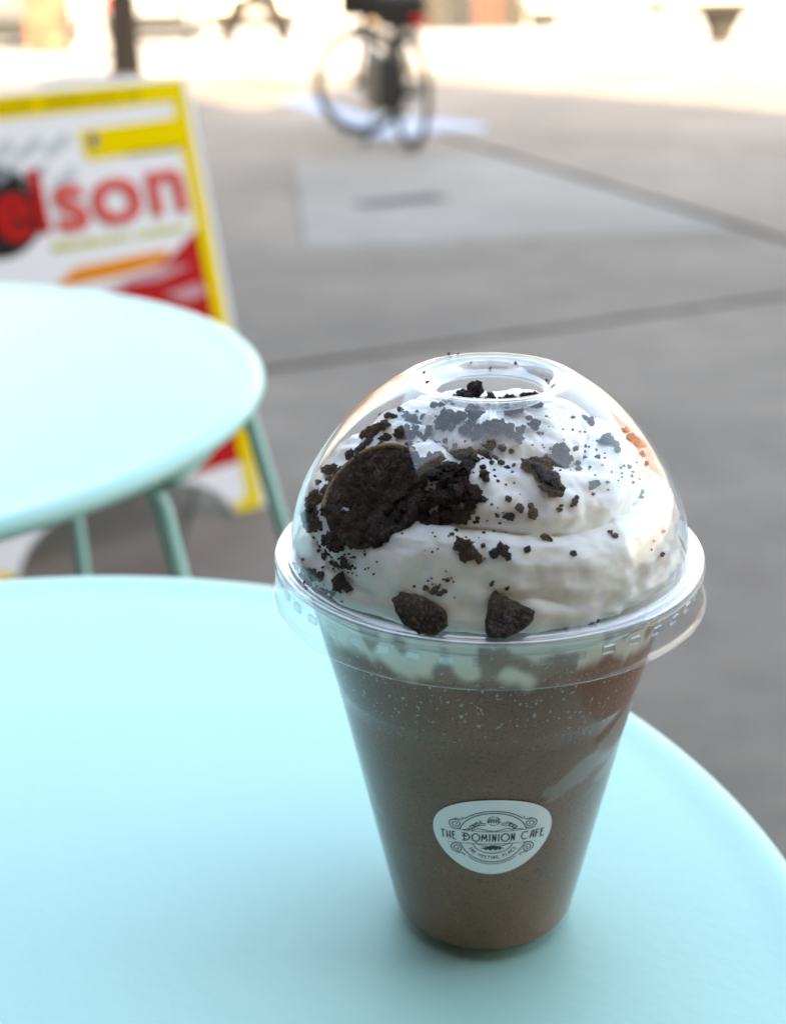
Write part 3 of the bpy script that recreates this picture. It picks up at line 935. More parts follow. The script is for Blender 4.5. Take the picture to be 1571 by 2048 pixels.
CRUMBS = [(0.2,0.486,2.94),(-5.3,0.466,1.99),(0.5,0.519,2.4),(8.2,0.526,2.02),(-7.6,0.439,1.45),(-21.8,0.395,1.68),(-21.8,0.369,1.16),(-101.5,0.324,3.3),(-99.2,0.298,3.0),(-96.7,0.278,2.04),(-100.4,0.287,2.4),(-90.1,0.312,2.75),(-92.2,0.298,2.04),(-88.5,0.29,1.68),(-95.6,0.333,1.2),(-82.6,0.313,1.68),(-75.8,0.358,2.17),(-74.3,0.352,1.45),(-69.0,0.276,1.57),(-69.7,0.447,1.46),(-68.5,0.459,0.97),(-63.1,0.464,1.71),(-61.7,0.475,1.35),(-64.6,0.454,0.98),(-51.6,0.506,2.11),(-49.1,0.508,1.62),(-45.1,0.493,0.87),(-52.8,0.477,0.93),(-83.5,0.467,2.06),(-79.3,0.449,2.18),(-79.3,0.474,1.58),(-78.8,0.435,1.21),(-86.7,0.448,1.81),(-88.7,0.447,1.09),(-91.1,0.447,0.97),(-87.0,0.499,1.52),(-96.0,0.586,2.33),(-96.9,0.628,1.54),(-95.1,0.57,1.59),(-91.7,0.598,0.74),(-49.7,0.589,1.88),(-40.4,0.672,1.59),(-46.4,0.654,1.89),(-42.2,0.625,1.58),(-36.0,0.629,1.27),(-34.8,0.598,1.59),(-22.6,0.566,1.68),(-16.4,0.607,3.25),(-18.1,0.582,1.95),(-16.1,0.624,1.95),(4.6,0.674,2.0),(3.3,0.701,1.66),(23.9,0.601,1.92),(-6.8,0.747,0.99),(-20.6,0.733,0.78),(-14.9,0.709,0.59),(-52.7,0.781,0.96),(-25.7,0.668,0.97),(-26.8,0.5,1.28),(-28.5,0.47,1.02),(-30.9,0.451,0.89),(-9.2,0.439,0.99),(-19.8,0.379,1.81),(-31.7,0.233,1.02),(-39.4,0.229,0.63),(-40.8,0.206,0.63),(-35.2,0.167,1.27),(-52.0,0.302,1.6),(-52.0,0.323,1.11),(-70.9,0.61,4.32),(-73.7,0.625,4.32),(-72.5,0.564,4.29),(-70.9,0.529,4.89),(-70.1,0.506,3.36),(-67.4,0.63,3.1),(-76.9,0.616,2.77),(-67.5,0.535,2.76),(-51.7,0.684,3.46),(-60.6,0.679,2.82),(-50.2,0.659,2.52),(-58.0,0.66,2.5),(-50.8,0.64,2.26),(-115.2,0.801,2.74),(-104.3,0.792,2.72),(-94.9,0.825,2.74),(-94.6,0.764,2.71),(-84.4,0.809,2.73),(-78.0,0.791,2.72),(-73.5,0.835,1.85),(-73.9,0.757,2.27),(-69.2,0.8,2.1),(-84.7,0.748,1.82),(-98.2,0.736,2.26),(-107.2,0.745,1.82),(-113.3,0.834,2.3),(-124.8,0.824,2.31),(-48.4,0.844,1.67),(-61.8,0.818,1.4),(-135.5,0.811,2.31),(-124.8,0.791,1.85),(-91.0,0.717,1.5),(-79.6,0.733,1.5),(-92.9,0.658,1.24),(-88.4,0.664,1.73),(-84.9,0.654,1.36),(-81.0,0.661,0.99),(-100.3,0.669,1.49),(-144.4,0.227,3.79),(-148.0,0.219,2.54),(-141.6,0.228,2.51),(-152.7,0.049,2.91),(-157.0,0.034,2.22),(-149.9,0.06,2.19),(-141.7,0.089,2.78),(-139.1,0.077,3.02),(-136.1,0.08,2.13),(-141.9,0.11,1.64),(-151.8,0.141,1.67),(-150.4,0.165,1.28),(-147.4,0.138,1.4),(-144.5,0.143,1.65),(-139.2,0.18,2.13),(-137.0,0.169,1.62),(-141.1,0.147,1.13),(-140.6,0.189,1.13),(-160.0,0.0,2.64),(-155.0,0.0,2.22),(-168.3,0.0,1.89),(-154.3,0.0,1.44),(-147.7,0.0,1.93),(-145.3,0.017,1.53),(-141.7,0.032,1.65),(-147.0,0.0,1.16),(-151.3,0.0,0.91),(-137.4,0.022,0.76),(-164.8,0.155,0.92),(-160.3,0.121,1.05),(-156.4,0.164,0.91),(-162.1,0.073,0.92),(-158.9,0.173,0.65),(-126.9,0.218,0.55),(-105.4,0.369,1.09),(-106.2,0.36,0.48),(-100.9,0.365,0.48),(-110.9,0.17,1.45),(-108.4,0.163,1.81),(-106.8,0.157,1.57),(-105.7,0.167,1.44),(-107.7,0.177,1.08),(-109.2,0.158,1.21),(-105.1,0.202,1.08),(-106.3,0.203,0.72),(-104.1,0.21,0.48),(-102.9,0.145,0.48),(-93.0,0.196,1.08),(-92.6,0.205,0.72),(-88.8,0.182,0.9),(-88.4,0.187,0.6),(-73.2,0.0,1.21),(-72.4,0.0,0.73),(-69.4,0.0,0.85),(-65.9,0.0,1.22),(-64.9,0.0,1.35),(-63.2,0.0,1.1),(-114.6,0.167,0.73),(-121.9,0.405,2.45),(-119.4,0.423,1.71),(-117.2,0.437,1.83),(-122.9,0.386,1.59),(-126.8,0.415,1.35),(-97.8,0.443,1.21),(-102.7,0.445,2.66),(-104.9,0.459,2.43),(-100.2,0.488,2.67),(-98.3,0.504,2.19),(-101.4,0.461,2.18),(-107.8,0.451,3.03),(-109.5,0.438,2.43),(-96.1,0.495,1.82),(-111.1,0.421,1.46),(-154.6,0.432,2.18),(-124.5,0.489,2.34),(-108.3,0.584,1.6),(-113.1,0.731,2.64),(-105.2,0.561,1.59),(-168.8,0.219,2.78),(-112.2,0.518,2.82),(-149.0,0.423,2.41),(-126.7,0.309,2.09),(-134.5,0.453,2.86),(-127.2,0.523,2.36),(-107.3,0.532,2.81),(-172.9,0.388,1.32),(-112.8,0.618,3.47),(-140.5,0.458,2.01),(-179.3,0.756,2.77),(-145.6,0.381,2.15),(-134.7,0.268,1.74),(-132.1,0.328,1.73),(-120.2,0.503,1.97),(-118.4,0.444,2.08),(-157.2,0.616,2.19),(166.1,0.716,1.88),(-170.4,0.302,1.85),(-132.9,0.299,1.48),(-113.4,0.44,3.04),(-148.8,0.709,2.7),(-159.7,0.525,2.07),(-142.1,0.339,3.14),(-122.3,0.426,2.08),(-129.0,0.453,2.84),(-132.2,0.42,4.09),(-160.8,0.278,2.73),(-104.9,0.601,3.45),(-166.8,0.327,1.57),(-152.4,0.521,2.43),(177.6,0.737,1.86),(-146.8,0.344,1.27),(-110.4,0.562,3.44),(171.4,0.74,1.33),(-120.7,0.541,2.35),(179.0,0.5,2.81),(-152.7,0.45,2.43),(-168.7,0.253,1.59),(-137.6,0.242,1.75),(-166.5,0.37,1.31),(-127.0,0.582,2.86),(-156.2,0.63,1.55),(-117.9,0.574,3.46),(-164.4,0.207,3.28),(-129.1,0.43,2.84),(-165.4,0.239,1.58),(-149.4,0.657,1.54),(-149.7,0.408,1.78),(-167.1,0.595,1.83),(-138.2,0.475,2.0),(-176.7,0.425,2.8),(-165.8,0.411,1.83),(-154.3,0.305,2.69),(-137.0,0.635,2.65),(-107.3,0.686,2.12),(-179.8,0.44,2.27),(-127.6,0.56,1.62),(-130.5,0.546,1.62),(-102.4,0.497,1.22),(-140.3,0.286,2.13),(-160.4,0.358,1.3),(-142.4,0.455,1.64),(-154.9,0.405,1.8),(-141.2,0.48,4.15),(-143.1,0.538,2.02),(-109.0,0.437,2.06),(-117.4,0.469,2.82),(-144.6,0.456,2.02),(-112.0,0.44,1.22),(-119.3,0.486,3.44),(-131.7,0.301,1.73),(-114.8,0.511,1.96),(-159.7,0.403,1.55),(-119.9,0.639,2.87),(-122.1,0.454,1.96),(-109.0,0.452,2.55),(-117.0,0.524,1.6),(-156.4,0.692,2.71),(-127.2,0.496,1.61),(-133.3,0.511,1.62),(-137.7,0.314,1.75),(-155.6,0.751,1.29),(-123.6,0.732,1.52),(-145.3,0.738,1.8),(-109.3,0.504,4.03),(-102.9,0.678,2.11),(-105.1,0.52,4.03),(-138.4,0.353,1.75),(-158.0,0.229,2.72),(-172.4,0.622,3.29),(-128.9,0.283,2.58),(-165.6,0.499,1.83),(-149.9,0.738,1.55),(-165.9,0.485,2.74),(-157.5,0.371,2.19),(-101.3,0.526,1.22),(-135.8,0.251,1.74),(-158.3,0.746,1.3),(-151.1,0.328,1.27),(-130.4,0.296,2.1),(-102.9,0.654,1.73),(-152.2,0.335,1.53),(-100.5,0.474,1.7),(-161.8,0.306,1.3),(-105.6,0.498,1.95),(-162.5,0.555,1.82),(-165.6,0.313,2.75),(-106.7,0.564,1.96),(-112.8,0.584,1.97),(-149.5,0.768,1.81),(-142.3,0.442,2.39),(-149.0,0.329,1.52),(-124.6,0.629,1.62),(-141.9,0.31,3.14),(-171.9,0.505,1.32),(-99.4,0.46,1.21),(-115.2,0.617,1.98),(-104.5,0.698,3.12),(-161.5,0.651,2.21),(-173.7,0.409,1.86),(-163.2,0.637,1.82),(-110.3,0.464,2.31),(-180.0,0.605,2.26),(-147.5,0.326,1.77),(-131.9,0.275,2.1),(173.0,0.681,1.87),(-131.0,0.442,1.98),(-111.5,0.594,1.97),(-99.9,0.517,3.04),(-161.7,0.321,2.21),(-140.3,0.42,2.38),(-170.0,0.555,3.28),(-176.0,0.341,1.34),(-121.3,0.593,2.36),(-147.1,0.296,2.66),(-143.9,0.243,2.65),(-154.0,0.248,1.8),(-130.3,0.556,2.0),(-110.6,0.44,2.07),(-172.3,0.351,1.86),(-148.9,0.477,2.92),(-171.2,0.383,1.32),(-161.1,0.475,2.2),(-139.2,0.525,2.01),(-125.7,0.756,1.52),(-166.3,0.759,1.83),(175.4,0.701,1.86),(-122.4,0.634,2.87),(-127.4,0.322,1.23),(-147.9,0.452,4.19),(-144.5,0.501,3.54),(-170.0,0.669,2.75),(-145.5,0.409,1.64),(-153.3,0.784,1.81),(-102.6,0.449,2.06),(-175.8,0.488,1.33),(-175.9,0.78,1.58),(-129.7,0.495,4.09),(-153.9,0.416,2.18),(-127.7,0.475,2.84),(-136.6,0.318,1.49),(-124.2,0.552,3.47),(-150.4,0.372,1.53),(-148.4,0.373,1.52),(-133.3,0.554,4.13),(-141.2,0.657,1.78),(-162.2,0.664,1.3),(-129.5,0.34,2.59),(-162.4,0.731,1.56),(-158.4,0.279,1.55),(-124.2,0.502,1.6),(-103.8,0.552,2.32),(-105.2,0.445,2.06),(-136.6,0.602,1.64),(-160.8,0.43,2.72),(-137.5,0.414,2.87),(-155.2,0.354,2.18),(-115.5,0.485,2.81),(-164.1,0.39,1.3),(-106.6,0.452,2.06),(-158.5,0.263,1.81),(-114.2,0.496,2.32),(-171.5,0.58,1.84),(-144.6,0.682,1.79),(-137.1,0.27,1.49),(-166.1,0.396,2.22),(-169.0,0.277,2.24),(-133.3,0.584,1.63),(-114.4,0.547,1.6),(-104.2,0.637,1.48),(-155.2,0.391,1.28),(-170.9,0.459,1.32),(-144.9,0.265,1.26),(-155.7,0.258,1.8),(-163.9,0.358,2.22),(-162.8,0.709,1.82),(-174.2,0.647,2.77),(-153.4,0.499,4.22),(-141.9,0.272,2.13),(-117.7,0.743,1.26),(-117.9,0.72,2.64),(178.2,0.38,3.37),(-142.6,0.406,4.15),(177.6,0.584,2.27),(-163.1,0.243,1.57),(-115.4,0.59,1.61),(-116.9,0.433,3.05),(-149.1,0.358,1.27),(-162.3,0.538,2.72),(-132.3,0.613,4.14),(-123.8,0.573,1.61),(-135.2,0.485,2.87),(-174.8,0.6,1.58),(179.1,0.798,1.85),(-146.1,0.431,1.64),(-166.2,0.769,1.57),(-155.6,0.714,1.81),(-124.2,0.604,2.37),(-99.4,0.474,1.45),(-149.5,0.523,1.66),(-169.4,0.611,1.31),(-153.1,0.239,1.28),(-161.2,0.566,1.3),(-126.1,0.617,2.0)]
DUST = [(-139.4,0.564,0.72),(-88.1,0.399,0.67),(-144.5,0.56,0.95),(-156.3,0.264,0.94),(-127.0,0.428,1.03),(-130.4,0.414,1.05),(-108.5,0.414,0.8),(-131.6,0.512,1.04),(-162.1,0.247,1.14),(-135.6,0.655,1.1),(-134.9,0.386,0.96),(-103.7,0.361,0.59),(-103.1,0.562,0.9),(-130.3,0.416,0.91),(-147.4,0.447,0.73),(-107.3,0.561,1.02),(-162.4,0.454,0.59),(-144.9,0.38,0.69),(-173.0,0.507,1.09),(-146.4,0.441,0.94),(-161.7,0.308,0.69),(-120.4,0.492,0.82),(-130.1,0.334,0.65),(-133.0,0.534,0.55),(-148.2,0.49,0.9),(-144.8,0.522,0.73),(-144.2,0.481,0.75),(-139.2,0.485,0.57),(-136.3,0.38,1.06),(-138.0,0.553,0.56),(-105.8,0.469,0.89),(-132.6,0.573,0.62),(-141.7,0.527,0.81),(-146.5,0.527,0.65),(-155.2,0.413,0.94),(-128.5,0.577,0.69),(-148.1,0.52,0.9),(-167.0,0.291,0.68),(-123.2,0.476,0.57),(-120.5,0.56,0.63),(168.5,0.729,0.73),(-153.1,0.373,0.66),(-160.3,0.245,0.93),(-148.8,0.504,0.93),(-124.3,0.635,0.56),(-93.2,0.807,0.52),(-153.6,0.258,0.86),(-131.1,0.567,0.55),(176.0,0.234,0.67),(-137.2,0.334,1.06),(-142.8,0.223,0.79),(-97.9,0.435,0.97),(-142.5,0.341,0.52),(-136.4,0.466,0.61),(-104.6,0.391,0.9),(-165.2,0.503,0.53),(-119.6,0.587,1.05),(-116.8,0.5,1.01),(-142.3,0.322,0.54),(-141.1,0.597,0.98),(-143.0,0.382,0.55),(-166.8,0.467,0.86),(-118.7,0.476,0.53),(-122.5,0.687,0.85),(-135.0,0.408,0.63),(-112.0,0.544,0.96),(-115.0,0.515,0.81),(-103.6,0.497,0.8),(-117.7,0.544,0.56),(-118.9,0.469,0.84),(-120.7,0.4,0.84),(-116.5,0.475,0.65),(-121.6,0.345,0.47),(-104.3,0.569,0.6),(-92.3,0.402,0.63),(-119.6,0.416,0.59),(-98.3,0.489,0.74),(-118.7,0.517,0.91),(-123.9,0.512,0.55),(-110.1,0.474,0.91),(-94.6,0.5,0.58),(-95.5,0.388,0.81),(-99.1,0.471,0.64),(-104.9,0.616,0.67),(-93.0,0.48,0.63),(-102.4,0.541,0.56),(-102.6,0.575,0.78),(-98.8,0.434,0.92),(-90.6,0.57,0.83),(-109.4,0.468,0.62),(-91.6,0.452,0.57),(-108.7,0.477,0.63),(-119.1,0.616,0.93),(-107.4,0.485,0.56),(-111.3,0.411,0.69),(-114.5,0.435,0.44),(-129.8,0.388,0.74),(-113.4,0.519,0.67),(-112.0,0.477,0.9),(-108.1,0.469,0.8),(-112.0,0.37,0.45),(-107.4,0.457,0.49),(-120.6,0.553,0.64),(-100.8,0.598,0.52),(-100.4,0.507,0.73),(-132.0,0.272,0.45),(-130.4,0.185,0.52),(-127.4,0.177,0.57),(-143.9,0.129,0.51),(-139.6,0.184,0.42),(-129.4,0.191,0.47),(-145.4,0.11,0.46),(-131.7,0.228,0.71),(-156.1,0.131,0.78),(-137.5,0.144,0.52),(-137.8,0.211,0.67),(-135.7,0.148,0.48),(-142.4,0.146,0.54),(-135.5,0.207,0.61),(-146.4,0.115,0.63),(-139.7,0.203,0.52),(-146.6,0.227,0.5),(-137.8,0.21,0.57),(-147.0,0.225,0.81),(-140.3,0.232,0.43),(-146.8,0.165,0.68),(-139.5,0.189,0.64),(-137.0,0.201,0.54),(-141.5,0.126,0.68),(-136.1,0.206,0.8),(-150.9,0.176,0.7),(-137.7,0.228,0.68),(-141.6,0.213,0.81),(-134.8,0.173,0.71),(-138.5,0.235,0.59),(-141.5,0.148,0.47),(-152.6,0.091,0.79),(-135.9,0.177,0.72),(-132.5,0.236,0.44),(-147.8,0.162,0.53),(-142.7,0.178,0.74),(-148.3,0.171,0.81),(-133.5,0.149,0.38),(-143.1,0.204,0.73),(-98.8,0.795,0.45),(-114.5,0.659,0.7),(-101.0,0.754,0.83),(-127.2,0.874,0.47),(-129.8,0.828,0.87),(-133.9,0.838,0.78),(-170.4,0.891,0.85),(-127.0,0.737,0.53),(-95.7,0.722,0.85),(-91.7,0.63,0.59),(-95.7,0.781,0.72),(-70.5,0.553,0.48),(-108.0,0.726,0.68),(-111.8,0.766,0.62),(-93.5,0.685,0.93),(-108.2,0.575,0.66),(-99.3,0.78,0.45),(-129.9,0.799,0.59),(-143.9,0.828,0.81),(-104.2,0.685,0.79),(-162.5,0.832,0.68),(-71.5,0.666,0.51),(-93.9,0.726,0.94),(-131.9,0.734,0.58),(-43.1,0.78,0.45),(-65.3,0.734,0.6),(158.4,0.886,0.7),(-72.9,0.661,0.5),(-78.9,0.832,0.51),(-153.8,0.866,0.76),(-86.6,0.695,0.66),(-138.7,0.696,0.79),(-97.7,0.676,0.75),(-75.7,0.885,0.75),(-169.1,0.894,0.66),(-101.5,0.692,0.89),(-31.5,0.818,0.67),(-111.4,0.584,0.66),(-87.0,0.753,0.78),(-127.0,0.668,0.7),(-112.1,0.564,0.61),(-89.2,0.839,0.91),(-83.5,0.751,0.58),(-113.6,0.715,0.9),(-30.3,0.652,0.76),(-13.8,0.638,0.66),(-69.8,0.67,0.62),(-47.2,0.536,0.55),(-61.2,0.596,0.65),(-55.6,0.702,0.75),(-58.9,0.715,0.47),(-25.3,0.625,0.71),(-8.7,0.692,0.7),(-29.9,0.513,0.78),(-50.4,0.653,0.58),(-43.8,0.577,0.77),(-26.3,0.594,0.55),(-16.0,0.571,0.77),(-27.9,0.666,0.44),(-49.4,0.693,0.66),(-53.8,0.6,0.43),(-34.0,0.749,0.55),(-51.1,0.771,0.7),(-53.4,0.684,0.54),(-44.6,0.708,0.42),(-13.8,0.597,0.54),(-7.5,0.625,0.67),(-32.2,0.577,0.65),(8.3,0.598,0.46),(-59.1,0.723,0.49),(-21.6,0.652,0.64),(-88.1,0.445,0.61),(-82.4,0.519,0.37),(-67.6,0.497,0.53),(-83.9,0.563,0.47),(-103.4,0.582,0.33),(-87.2,0.559,0.52),(-94.5,0.436,0.46),(-83.6,0.612,0.69),(-87.0,0.49,0.71),(-89.1,0.456,0.39),(-98.9,0.461,0.46),(-95.5,0.391,0.63),(-86.6,0.453,0.52),(-91.0,0.469,0.44),(-90.3,0.428,0.71),(-94.3,0.607,0.56),(-95.0,0.328,0.38),(-101.1,0.364,0.51),(-99.6,0.32,0.43),(-103.2,0.318,0.33),(-97.0,0.365,0.38),(-110.4,0.354,0.47),(-95.0,0.282,0.54),(-110.2,0.292,0.59),(-108.7,0.306,0.52),(-112.4,0.293,0.31),(-25.0,0.477,0.75),(-46.2,0.471,0.54),(-38.2,0.521,0.49),(-40.1,0.481,0.44),(-23.3,0.441,0.7),(-17.7,0.485,0.54),(-27.3,0.496,0.69),(-36.6,0.485,0.48),(-31.7,0.515,0.65),(-34.8,0.497,0.51),(-45.1,0.572,0.4),(-39.3,0.558,0.46),(-1.4,0.36,0.44),(-24.2,0.473,0.68),(-107.3,0.188,0.37),(-110.5,0.193,0.6),(-108.3,0.186,0.43),(-108.0,0.164,0.49),(-103.4,0.198,0.55),(-109.6,0.203,0.52),(-105.7,0.229,0.41),(-110.3,0.165,0.42),(-109.1,0.185,0.47),(-107.1,0.184,0.55),(-146.7,0.0,0.85),(-143.6,0.027,0.63),(-138.3,0.059,0.69),(-140.4,0.0,0.47),(-143.3,0.086,0.8),(-141.6,0.027,0.83),(-157.0,0.0,0.4),(-147.6,0.035,0.42),(-141.5,0.034,0.55),(-160.8,0.0,0.78),(-143.7,0.0,0.75),(-153.9,0.0,0.86),(-146.5,0.0,0.7),(-141.8,0.0,0.47),(-142.3,0.01,0.87),(-142.8,0.028,0.75),(-138.5,0.077,0.66),(157.4,0.598,0.57),(-163.0,0.696,0.96),(-164.8,0.508,0.57),(-139.9,0.667,0.74),(-101.6,0.649,0.6),(-120.9,0.447,0.55),(-158.2,0.719,0.65),(-133.3,0.761,0.96),(-142.1,0.566,0.53),(-132.7,0.57,0.95),(173.7,0.492,0.66),(-162.0,0.752,0.65),(-159.9,0.586,0.98),(171.8,0.556,0.74),(-119.7,0.603,0.63),(-111.7,0.872,1.11),(-129.0,0.601,0.62),(-159.9,0.602,0.71),(-138.7,0.72,0.95),(167.8,0.774,0.89),(-157.0,0.797,0.87),(-148.4,0.622,0.8),(157.7,0.618,1.02),(-145.8,0.681,0.7),(-129.6,0.503,0.78),(-154.6,0.739,1.16),(-129.6,0.588,0.71),(163.5,0.825,0.96),(-142.0,0.526,0.64),(-130.8,0.732,0.54),(133.7,0.777,0.75),(-149.7,0.531,1.11),(-140.9,0.646,0.59),(-141.3,0.768,0.88),(155.2,0.622,1.0),(-172.6,0.543,0.78),(-156.6,0.479,0.54),(-159.3,0.791,0.96)]
random.seed(11)
SMALLEST = sorted((c[2] for c in CRUMBS), reverse=True)[245]
for (a_, t_, d_) in CRUMBS:
    if d_ < SMALLEST:
        DUST.append((a_, t_, d_))
    else:
        put_crumb(a_, t_, d_ * 0.001)
# the crumb heap in the middle of the opening
random.seed(5)
for k in range(26):
    a_ = random.uniform(0, 360); q = random.random() ** 0.6
    put_crumb(a_, 1.0 - 0.20 * q, random.uniform(0.0018, 0.0042), 0.05)


def cookie_piece(az, t, poly, thick, lift, seed, spin=0.0, name='cookie_piece'):
    """a broken cookie piece with a rough face, pressed into the cream (outline in mm: x round the cup, y up)"""
    p, nn = cream_normal(R(az), t)
    up = (Vector((0, 0, 1)) - nn * nn.z).normalized()
    rt = up.cross(nn).normalized()
    dense = []
    for i in range(len(poly)):
        q0, q1 = Vector(poly[i]), Vector(poly[(i + 1) % len(poly)])
        for k in range(6):
            dense.append(q0 + (q1 - q0) * k / 6)
    n_ = len(dense)
    vv = []
    rings = ((1.0, -1.2), (1.0, 0.35), (0.93, 0.85), (0.75, 1.0), (0.5, 1.0), (0.25, 1.0))
    for rs, h in rings:
        for q in dense:
            w_ = 1 + 0.10 * noise.noise(Vector((q.x * 0.55, q.y * 0.55, seed)))
            x, y = q.x * rs * w_, q.y * rs * w_
            hh = h * thick + 0.55 * noise.noise(Vector((x * 0.45, y * 0.45, seed + h))) + 0.3 * noise.noise(Vector((x * 1.3, y * 1.3, seed + 5)))
            vv.append(p + rt * x * 0.001 + up * y * 0.001 + nn * (hh + lift) * 0.001)
    vv.append(p + nn * (thick + lift) * 0.001)
    ff = []
    for r_ in range(len(rings) - 1):
        for i in range(n_):
            ff.append((r_ * n_ + i, r_ * n_ + (i + 1) % n_, (r_ + 1) * n_ + (i + 1) % n_, (r_ + 1) * n_ + i))
    l0 = (len(rings) - 1) * n_
    ff += [(l0 + i, l0 + (i + 1) % n_, len(vv) - 1) for i in range(n_)]
    o = mesh(name, vv, ff, M['cookie'], cream)
    smooth_by_angle(o, 40)
    return o


cookie_piece(-112.0, 0.070, [(-6.6, 1.6), (-5.2, 3.6), (-1.5, 3.9), (2.8, 3.2), (5.8, 1.2), (6.2, -1.8), (4.2, -4.0), (0.5, -4.6), (-3.4, -3.0), (-5.6, -0.6)], 1.2, 0.6, 3.0)
cookie_piece(-88.6, 0.085, [(-3.6, 4.8), (-2.2, 5.6), (1.4, 3.2), (5.6, 0.4), (5.4, -1.2), (2.6, -3.4), (-1.0, -4.4), (-5.0, -4.2), (-5.2, -1.6), (-4.2, 2.0)], 1.3, 0.6, 8.0)
# a broken round wafer lying in the heap on the left, its pale cut edge showing
wp_, wn = cream_normal(R(WAF_A), WAF_T)
wn = (wn + Vector((math.cos(R(WAF_A)), math.sin(R(WAF_A)), 0.62)).normalized() * 2).normalized()
wu = (Vector((0, 0, 1)) - wn * wn.z).normalized()
wr_ = wu.cross(wn).normalized()
wc = Vector((math.cos(R(WAF_A)) * WAF_R, math.sin(R(WAF_A)) * WAF_R, WAF_Z))
WRAD = 0.0128
vv, ff = [], []
NW = 72
WRINGS = ((1.0, -0.0028), (1.0, -0.0004), (0.985, 0.0), (0.93, 0.0002), (0.84, 0.0001), (0.74, 0.0), (0.63, 0.0), (0.52, 0.0), (0.40, 0.0), (0.28, 0.0), (0.14, 0.0))
for rs, h in WRINGS:
    for k in range(NW):
        q = 2 * PI * k / NW
        x, y = math.cos(q) * WRAD * rs, math.sin(q) * WRAD * rs
        hh = h + (0.0011 * noise.noise(Vector((x * 380, y * 380, 2))) + 0.0005 * noise.noise(Vector((x * 1100, y * 1100, 6))) if rs < 0.98 else 0)
        vv.append(wc + wr_ * x + wu * y + wn * hh)
for r_ in range(len(WRINGS) - 1):
    for i in range(NW):
        ff.append((r_ * NW + i, r_ * NW + (i + 1) % NW, (r_ + 1) * NW + (i + 1) % NW, (r_ + 1) * NW + i))
ff.append(tuple((len(WRINGS) - 1) * NW + i for i in range(NW)))
mesh('cookie_wafer', vv, ff, M['cookie'], cream, True)
random.seed(21)
for k in range(80):                      # lumps of crumb lying on the wafer
    q = random.uniform(0, 2 * PI); rs = WRAD * random.random() ** 0.6 * 0.93
    dd_ = random.choice((0.0010, 0.0013, 0.0017, 0.0021, 0.0026, 0.0031))
    o = bpy.data.objects.new('cookie_chunk' if dd_ > 0.003 else 'cookie_crumb', random.choice(BG))
    col.objects.link(o)
    o.parent = cream
    o.location = wc + wr_ * math.cos(q) * rs + wu * math.sin(q) * rs + wn * dd_ * 0.12
    o.rotation_euler = (random.uniform(0, 6), random.uniform(0, 6), random.uniform(0, 6))
    o.scale = [dd_ * 0.5 * random.uniform(.8, 1.2) for _ in range(3)]
M['biscuit_edge'] = cookie_mat('biscuit_edge', (0.20, 0.13, 0.075), (0.42, 0.30, 0.19))
pts = []
for k in range(40):
    q = R(62 + (215 - 62) * k / 39)
    pts.append(wc + wr_ * math.cos(q) * WRAD * 1.01 + wu * math.sin(q) * WRAD * 1.01 + wn * 0.0005)
MB().tube(pts, [0.00055 + 0.0003 * abs(noise.noise(Vector((k * .4, 0, 0)))) for k in range(40)], 6).build('wafer_edge', M['biscuit_edge'], cream, True)
# finest dust: one mass
dv, df = [], []
for (a_, t_, d_) in DUST:
    p, nn = cream_normal(R(a_), t_)
    me = random.choice(SM[:4])
    rot = Matrix.Rotation(random.uniform(0, 6.28), 3, 'Z')
    k_ = len(dv)
    s_ = d_ * 0.0005
    dv += [p + nn * s_ * 0.3 + (rot @ vv.co) * s_ for vv in me.vertices]
    df += [tuple(i + k_ for i in q.vertices) for q in me.polygons]
o = mesh('cookie_dust', dv, df, M['cookie'], cream)
o['kind'] = 'stuff'

for az, rr_, zz_, d_ in ((118, 0.0190, 0.0439, 0.8), (104, 0.0150, 0.0423, 0.6), (86, 0.0140, 0.0410, 0.6), (62, 0.0150, 0.0424, 0.9), (166, 0.0158, 0.0432, 0.7), (176, 0.0146, 0.0418, 0.8), (186, 0.0150, 0.0424, 0.6),
                         (120, 0.0172, 0.0437, 0.45), (112, 0.0180, 0.0439, 0.45), (15, 0.0140, 0.0409, 0.7)):
    o = bpy.data.objects.new('cookie_crumb', random.choice(SM))
    col.objects.link(o)
    o.parent = lid
    o.location = (rr_ * math.cos(R(az)), rr_ * math.sin(R(az)), zz_)
    o.rotation_euler = (az, az * 2, 0)
    o.scale = [d_ * 0.0005] * 3
# --- round paper sticker on the cup
M['sticker'] = mat('sticker_paper', (0.88, 0.85, 0.85), 0.45)
M['ink'] = mat('sticker_ink', (0.035, 0.045, 0.030), 0.6)
ST_AZ, ST_Z, ST_R, ST_RY = R(-90.3), 0.0443, 0.0146, 0.0127


def on_wall(s_, v_, off):
    z = ST_Z + v_ * 0.978
    r = wall_r(z) + off
    a = ST_AZ + s_ / wall_r(ST_Z)
    return (r * math.cos(a), r * math.sin(a), z)


v = [on_wall(0, 0, 0.00008)]; f = []
NR, NS = 10, 96
for i in range(1, NR + 1):
    for j in range(NS):
        a = 2 * PI * j / NS
        v.append(on_wall(ST_R * i / NR * math.cos(a) * (1 + 0.09 * i / NR * math.sin(a)), ST_RY * i / NR * math.sin(a), 0.00008))
for j in range(NS):
    f.append((0, 1 + j, 1 + (j + 1) % NS))
    for i in range(NR - 1):
        f.append((1 + i * NS + j, 1 + (i + 1) * NS + j, 1 + (i + 1) * NS + (j + 1) % NS, 1 + i * NS + (j + 1) % NS))
k = len(v)
for j in range(NS):                       # the paper's cut edge, back to the wall
    a = 2 * PI * j / NS
    v.append(on_wall(ST_R * math.cos(a) * (1 + 0.09 * math.sin(a)), ST_RY * math.sin(a), 0.00002))
    f.append((1 + (NR - 1) * NS + j, k + j, k + (j + 1) % NS, 1 + (NR - 1) * NS + (j + 1) % NS))
